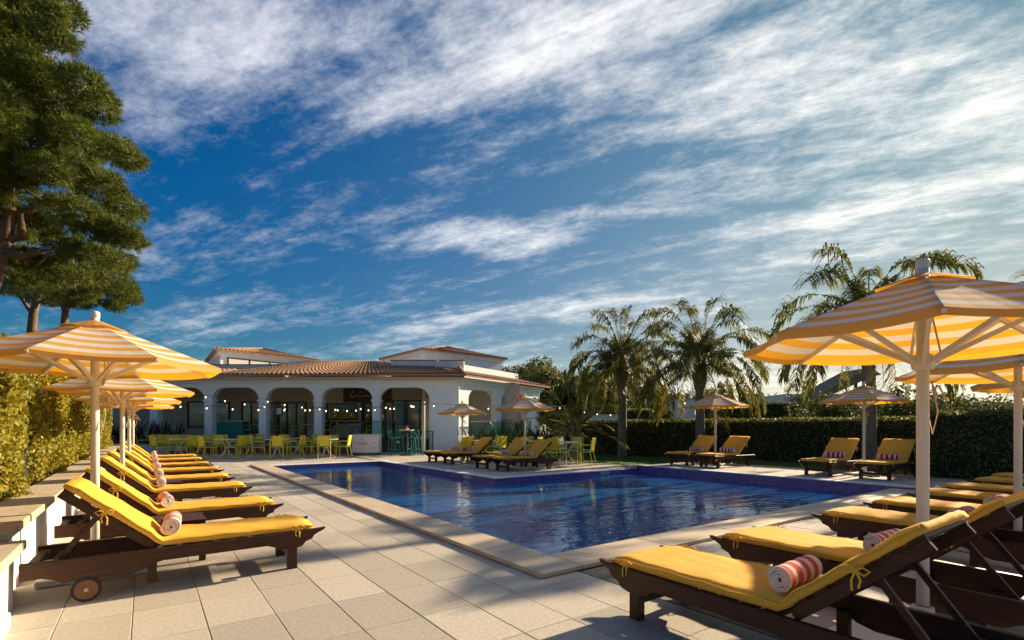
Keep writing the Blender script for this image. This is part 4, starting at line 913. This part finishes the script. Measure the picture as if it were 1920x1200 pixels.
put_parasol(3.60, .98, 0, R(-3), 'yellow and white striped parasol between the two loungers nearest the pool corner', 'parasols along the near pool edge', .985)
for i, x in enumerate((6.84, 9.5, 12.2)): put_parasol(x, 1.12, 0, R(random.uniform(-15, 15)), '%s striped parasol of the pool edge lounger row from the pool corner' % ORD[i+1], 'parasols along the near pool edge')
put_parasol(-.36, 5.64, 0, R(4), 'yellow and white striped parasol at the open end of the planter wall row', 'parasols along the planter wall')
for i, y in enumerate((9.75, 13.4, 17.2)): put_parasol(-.30, y, 0, R(random.uniform(-15, 15)), '%s striped parasol along the planter wall from its tiled corner' % ORD[i+1], 'parasols along the planter wall')
put_parasol(9.1, 11.98, 0, R(8), 'striped parasol with a red flower spike behind it on the peninsula', 'parasols on the pool peninsula', .98)
put_parasol(8.75, 15.05, 0, R(20), 'striped parasol on the peninsula nearest the clubhouse corner', 'parasols on the pool peninsula', .94)
put_parasol(13.75, 8.72, ZR, R(5), 'striped parasol on the raised deck in front of the swollen palm', 'parasols on the raised deck', .98)
put_parasol(13.75, 4.86, ZR, R(12), 'striped parasol on the raised deck in front of the dark palm trunk', 'parasols on the raised deck', .98)

# ------------------------------------------------------------------ terrace furniture
def chair_parts(r):
    f = MB(); rt = .011
    for s in (-1, 1):
        f.tube([(.22, s*.23, 0), (.21, s*.23, .43), (.20, s*.235, .64), (-.16, s*.24, .64), (-.20, s*.235, .62)], rt, 6); f.tube([(-.27, s*.22, 0), (-.19, s*.22, .42), (-.27, s*.21, .86)], rt, 6)
        f.tube([(.21, s*.23, .43), (-.19, s*.22, .42)], rt, 6)
    f.tube([(-.27, -.21, .86), (-.27, .21, .86)], rt, 6); f.tube([(.21, -.23, .43), (.21, .23, .43)], rt, 6); f.build('frame', 'yellow_metal', r)
    MB().box(-.20, .22, -.215, .215, .435, .445).build('seat', 'yellow_metal', r)
    m = MB(); m.add([(-.198, -.17, .48), (-.198, .17, .48), (-.265, .17, .87), (-.265, -.17, .87), (-.212, -.17, .478), (-.212, .17, .478), (-.279, .17, .868), (-.279, -.17, .868)], [(0, 1, 2, 3), (7, 6, 5, 4), (0, 4, 5, 1), (1, 5, 6, 2), (2, 6, 7, 3), (3, 7, 4, 0)]); m.build('backrest', 'yellow_metal', r)
    MB().box(-.18, .21, -.20, .20, .448, .488).build('seat_cushion', 'teal', r, bevel=.012)
    return r
chair_p = chair_parts(empty('garden_chair')); cf = [True]
def chair(x, y, rz, lab, grp, z=0, cushion=True):
    o = chair_p if cf[0] else copy_tree(chair_p); cf[0] = False; o.location = (x, y, z); o.rotation_euler = (0, 0, rz); tag(o, lab, 'chair', grp)
    return o
def table_parts(r):
    MB().lathe([(.0, .70), (.44, .70), (.455, .71), (.455, .722), (.44, .73), (.0, .73)], (0, 0, 0), 28).build('table_top', 'white_metal', r)
    for k in range(4):
        a = math.pi/4+k*math.pi/2; c, s = math.cos(a), math.sin(a); MB().tube([(c*q, s*q, z) for q, z in ((.30, .70), (.12, .55), (.06, .38), (.10, .24), (.22, .10), (.40, 0.0))], .012, 6).build('leg', 'white_metal', r)
    MB().lathe([(.07, .37), (.075, .385), (.07, .40)], (0, 0, 0), 12).build('ring', 'white_metal', r)
    return r
table_p = table_parts(empty('round_table')); rf = [True]
def rtable(x, y, z, lab, grp):
    o = table_p if rf[0] else copy_tree(table_p); rf[0] = False; o.location = (x, y, z); tag(o, lab, 'table', grp); return o
def furniture():
    r = random.Random(4)
    spots = [(335, 20.1), (425, 19.6), (520, 19.6), (612, 20.0), (375, 21.7), (470, 21.5), (560, 21.6), (305, 21.8)]
    for i, (px, d) in enumerate(spots):
        x, y = at(px, d); rtable(x, y, 0, 'white round metal table among the yellow chairs before the arcade steps', 'white tables before the arcade')
        a0 = r.uniform(0, 1.5)
        for k in range(4):
            a = a0+k*math.pi/2+r.uniform(-.2, .2); q = .66; chair(x+math.cos(a)*q, y+math.sin(a)*q, a+math.pi+r.uniform(-.15, .15), 'yellow metal armchair with teal seat pad before the arcade steps', 'yellow chairs before the arcade')
        if i in (3, 5): tag(MB().prism([(-.07, 0), (.07, 0), (.0, .15)], -.05, .05).build('menu_card', 'pink_card', loc=(x, y, .732), rz=r.uniform(0, 3)), 'small folded pink menu card standing on a white table', 'card', 'menu cards on the tables')
    for (px, d, a0) in ((905, 18.2, .3), (985, 17.3, .8), (1062, 16.4, .4)):
        x, y = at(px, d); rtable(x, y, 0, 'white round metal table on the lawn side of the peninsula', 'white tables behind the peninsula loungers')
        for k in range(4):
            a = a0+k*math.pi/2; chair(x+math.cos(a)*.68, y+math.sin(a)*.68, a+math.pi+r.uniform(-.15, .15), 'bright yellow metal armchair behind the peninsula loungers', 'yellow chairs behind the peninsula loungers')
    # chairs and tables up on the arcade floor
    for (hx, hy) in ((-9.9, 1.5), (-7.4, 1.4), (-5.2, 1.6)):
        x, y = loc_h(hx, hy); rtable(x, y, .60, 'white round table up on the arcade floor', 'tables under the arcade')
        for a in (.3, math.pi+.2): chair(x+math.cos(a+YAW)*.68, y+math.sin(a+YAW)*.68, a+YAW+math.pi, 'yellow chair up on the arcade floor under the arches', 'chairs under the arcade', .60)
    # tall bar table and teal stools by the balustrade
    x, y = at(763, 21.3); b = empty('bar_table', (x, y, 0)); tag(b, 'tall black pedestal bar table beside the towel cart', 'bar table')
    MB().lathe([(.0, 1.05), (.32, 1.05), (.32, 1.08), (.0, 1.08)], (0, 0, 0), 20).build('table_top', 'white_metal', b); MB().tube([(0, 0, .02), (0, 0, 1.05)], .035, 10).build('pedestal', 'black_metal', b); MB().box(-.24, .24, -.24, .24, .002, .025).build('base', 'black_metal', b)
    tag(MB().prism([(-.07, 0), (.07, 0), (.0, .16)], -.05, .05).build('menu_card', 'pink_card', loc=(x, y, 1.082), rz=.4), 'small folded pink menu card on the tall bar table', 'card')
    for i, (px, d) in enumerate(((739, 21.2), (748, 21.7), (783, 21.2), (775, 21.8))):
        x, y = at(px, d); s = empty('bar_stool', (x, y, 0), i*1.3); tag(s, 'tall teal metal bar stool with crossed back by the bar table', 'bar stool', 'teal bar stools')
        for a in (-1, 1):
            for c in (-1, 1): MB().bar((a*.20, c*.20, 0), (a*.15, c*.15, .72), .022, .022).build('leg', 'teal', s)
        MB().box(-.18, .18, -.18, .18, .722, .745).build('seat', 'teal', s); f = MB(); f.bar((-.17, -.16, .74), (-.20, .16, 1.06), .018, .018); f.bar((-.17, .16, .74), (-.20, -.16, 1.06), .018, .018); f.bar((-.2, -.17, 1.06), (-.2, .17, 1.06), .02, .02); f.bar((-.17, -.17, .74), (-.2, -.17, 1.06), .018, .018); f.bar((-.17, .17, .74), (-.2, .17, 1.06), .018, .018); f.build('backrest', 'teal', s)
        f = MB(); f.bar((-.19, -.19, .25), (.19, -.19, .25), .018, .018); f.bar((-.19, .19, .25), (.19, .19, .25), .018, .018); f.build('footrest', 'teal', s)
    # towel cart
    x, y = at(688, 21.6); c = empty('towel_cart', (x, y, 0), YAW+.04); tag(c, 'white wheeled towel cart with red TOWELS lettering on its front', 'cart')
    W = .56
    MB().box(-W, W, -.30, .30, .10, .86).build('body', 'white_metal', c, bevel=.02)
    MB().box(-W+.03, W-.27, -.308, -.301, .14, .82).build('front_panel', 'white_metal', c, bevel=.003); MB().box(W-.24, W-.03, -.308, -.301, .14, .82).build('front_panel', 'white_metal', c, bevel=.003)
    MB().box(-W-.012, W+.012, -.315, .315, .862, .885).build('lid', 'white_metal', c, bevel=.006); MB().box(-W+.05, W-.05, -.25, .25, .06, .099).build('chassis', 'black_metal', c)
    for a in (-1, 1):
        for q in (-1, 1): MB().lathe([(.0, -.015), (.045, -.015), (.045, .015), (.0, .015)], (0, 0, 0), 14, axis='y').build('castor', 'rubber', c, loc=(a*(W-.12), q*.22, .046))
    def text(s, size, loc, m, ext=.002):
        cu = bpy.data.curves.new('lettering', 'FONT'); cu.body = s; cu.size = size; cu.align_x = 'CENTER'; cu.align_y = 'CENTER'; cu.extrude = ext; cu.offset = size*.012
        ob = bpy.data.objects.new('t', cu); COL.objects.link(ob); dg = bpy.context.evaluated_depsgraph_get(); me = bpy.data.meshes.new_from_object(ob.evaluated_get(dg)); bpy.data.objects.remove(ob); me.materials.clear(); me.materials.append(MATS[m])
        o = link('lettering', me, c, loc); o.rotation_euler = (R(90), 0, 0); return o
    text('TOWELS', .115, (-.12, -.311, .49), 'text_red')
    sw = MB(); sw.tube([(-.27+.05*k, -.310, .575+.012*math.sin(k*2.1)) for k in range(5)], .007, 5); sw.tube([(-.20+.03*k, -.310, .415) for k in range(6)], .005, 5); sw.build('flourish', 'text_red', c)
    e = MB(); e.tube([(-.19, -.310, .70), (-.12, -.310, .745), (-.05, -.310, .70)], .008, 5); e.tube([(-.17, -.310, .675), (-.07, -.310, .675)], .006, 5); e.build('emblem', 'text_blue', c)
    MB().box(W-.20, W-.07, -.312, -.309, .50, .515).build('marking', 'text_red', c); MB().box(W-.17, W-.10, -.312, -.309, .30, .33).build('marking', 'text_blue', c)
    # teal cabinets and planting left of the arcade
    for i, (px, d, w, h) in enumerate(((405, 25.2, .75, .95), (436, 25.0, 1.3, .85))):
        x, y = at(px, d); k = empty('teal_cabinet', (x, y, .6), YAW); tag(k, ['narrow teal cabinet beside the arcade column', 'wide teal counter under the second arch'][i], 'cabinet'); MB().box(-w/2, w/2, -.3, .3, 0, h).build('body', 'teal', k, bevel=.01); MB().box(-w/2-.02, w/2+.02, -.32, .32, h+.001, h+.04).build('top', 'white_metal', k); MB().box(-w/2+.05, w/2-.05, -.306, -.301, .08, h-.06).build('door', 'teal', k)
    x, y = loc_h(-13.6, -1.4); w = empty('planter_box', (x, y, 0), YAW); tag(w, 'low grey planter wall left of the arcade steps', 'planter'); MB().box(-2.6, 1.6, 0, .8, 0, .45).build('wall', 'plaster_white', w); MB().box(-2.5, 1.5, .1, .7, .452, .47).build('soil', 'mulch', w)
    x, y = loc_h(-8.75, .9); s = empty('menu_stand', (x, y, .6), YAW); tag(s, 'black framed menu stand beside the arcade column', 'sign'); MB().box(-.16, .16, -.02, .02, 1.15, 1.55).build('frame', 'black_metal', s); MB().box(-.12, .12, -.026, -.021, 1.2, 1.5).build('sheet', 'white_metal', s); MB().tube([(0, 0, 0), (0, 0, 1.15)], .02, 8).build('stand', 'black_metal', s); MB().box(-.18, .18, -.15, .15, .0, .02).build('foot', 'black_metal', s)
mat('text_red', (.55, .04, .03), .6, .03); mat('text_blue', (.06, .10, .35), .6, .03)
furniture()

# ------------------------------------------------------------------ bedding plants
def blade_plant(name, label, base, n, L, m, seed, w=.03, spread=.8, group=None, cat='plant', pot=None, flower=False):
    r = np.random.default_rng(seed); root = empty(name, base); tag(root, label, cat, group); VV = []; F = []
    for i in range(n):
        a = r.uniform(0, 6.28); lean = r.uniform(.1, spread); l = L*r.uniform(.6, 1.1); p = np.array([math.cos(a)*.06, math.sin(a)*.06, 0]); d = np.array([math.cos(a)*lean, math.sin(a)*lean, 1.0]); d /= np.linalg.norm(d); s = np.array([-math.sin(a), math.cos(a), 0]); k = len(VV); ns = 5
        for j in range(ns+1):
            t = j/ns; ww = w*math.sin(math.pi*min(.97, .12+.86*t))**.7; VV += [tuple(p-s*ww), tuple(p+s*ww)]; d = d+np.array([math.cos(a)*.09, math.sin(a)*.09, -.10*lean]); d /= np.linalg.norm(d); p = p+d*l/ns
        for j in range(ns): F.append((k+2*j, k+2*j+1, k+2*j+3, k+2*j+2))
    me = bpy.data.meshes.new('leaves'); me.from_pydata(VV, [], F); me.materials.append(MATS[m]); link('leaves', me, root)
    if pot: MB().lathe([(.0, -pot), (.16, -pot), (.20, -.02), (.21, .0), (.18, .0), (.0, -.02)], (0, 0, 0), 16).build('pot', 'terracotta', root)
    if flower:
        f = MB(); f.tube([(0, 0, 0), (.03, 0, 1.2), (.05, 0, 1.75)], .014, 6); f.build('stem', 'strelitzia_leaf', root); f = MB(); rr = random.Random(3)
        for k in range(22): z = 1.35+k*.035; a = k*2.4; q = .12*(1-k/24)+.02; f.bar((.045, 0, z), (.045+math.cos(a)*q, math.sin(a)*q, z+.14), .03, .012)
        f.build('flower_spike', 'flower_red', root)
    return root
def plants():
    for i, hx in enumerate((-15.6, -15.0, -14.4, -13.8, -13.2, -12.6)):
        x, y = loc_h(hx, -1.0); blade_plant('flax_plant', 'dark bronze spiky flax in the planter left of the arcade', (x, y, .47), 34, 1.25, 'dark_leaf', i+1, .028, .75, 'bronze flax plants')
    sx, sy = .5195, .8545
    for i, t in enumerate((.3, 1.3, 2.5, 3.6, 4.7, 5.7, 6.7, 7.7)):
        hx, hy = sx*t+sy*.75, sy*t-sx*.75; x, y = loc_h(hx, hy); blade_plant('strelitzia', 'dark green strelitzia clump against the side arcade', (x, y, .0), 26, 1.35, 'strelitzia_leaf', i+20, .07, .55, 'strelitzia along the side arcade', flower=False)
    hx, hy = sx*4.1+sy*.9, sy*4.1-sx*.9; x, y = loc_h(hx, hy); blade_plant('flowering_spike', 'tall red flower spike behind the peninsula parasol', (x, y, .9), 12, .9, 'strelitzia_leaf', 51, .05, .5, flower=True)
    x, y = loc_h(-4.9, 2.9); blade_plant('potted_palm', 'potted palm in dark red pot under the arcade', (x, y, .98), 30, 1.0, 'strelitzia_leaf', 61, .035, 1.0, pot=.36)
    x, y = loc_h(-7.2, 3.0); blade_plant('potted_palm', 'leafy potted plant by the dark shelf under the arcade', (x, y, .98), 26, .8, 'strelitzia_leaf', 62, .04, 1.0, pot=.36)
plants()

# ------------------------------------------------------------------ festoon lights
def festoon(name_label, a, b, n, sag, grp):
    a, b = Vector(a), Vector(b); r = empty('festoon_lights', a); tag(r, name_label, 'string lights', grp); d = b-a
    P = lambda t: d*t+Vector((0, 0, -4*sag*t*(1-t)))
    MB().tube([P(i/24) for i in range(25)], .008, 5).build('cable', 'black_metal', r)
    for i in range(n):
        p = P((i+.5)/n); s = MB().tube([p, p+Vector((0, 0, -.07))], .016, 6).build('socket', 'black_metal', r)
        MB().lathe([(.0, -.145), (.022, -.135), (.032, -.11), (.024, -.085), (.012, -.068), (.0, -.068)], tuple(p), 10).build('bulb', 'bulb', s, smooth=True)
def lights():
    x, y = at(794, 21.6); ptop = (x, y, 2.22); post = empty('festoon_post', (x, y, 0)); tag(post, 'pale timber post holding the festoon lights beside the bar table', 'post'); MB().tube([(0, 0, 0), (0, 0, 2.28)], .07, 10).build('post', 'plaster_beige', post, smooth=True); MB().box(-.08, .08, -.08, .08, 2.14, 2.2).build('bracket', 'steel', post)
    g = 'festoon light strings'
    def h(hx, hy, z): X, Y = loc_h(hx, hy); return (X, Y, z)
    festoon('festoon light string from the post along the arcade to the far left', ptop, h(-17, -3.0, 2.75), 15, .45, g)
    festoon('festoon light string from the post to an arcade column', ptop, h(-13.0, -.2, 3.0), 12, .55, g)
    festoon('festoon light string slung low across the arches', ptop, h(-9.2, -.15, 2.55), 9, .35, g)
    festoon('festoon light string from the post across the clubhouse corner', ptop, h(5.6, 4.6, 2.35), 9, .12, g)
    q = at(1300, 24); festoon('festoon light string from the clubhouse to the pale utility block', h(5.6, 4.6, 2.35), (q[0], q[1], 2.55), 9, .55, g)
    festoon('festoon light string on the green fence', (-2.52, 3.5, 2.55), (-2.52, 13.0, 2.55), 9, .18, g)
    c = MB(); a = Vector((*loc_h(-.9, -.35), 3.45)); b = Vector((*loc_h(-1.6, -.12), 2.75))
lights()
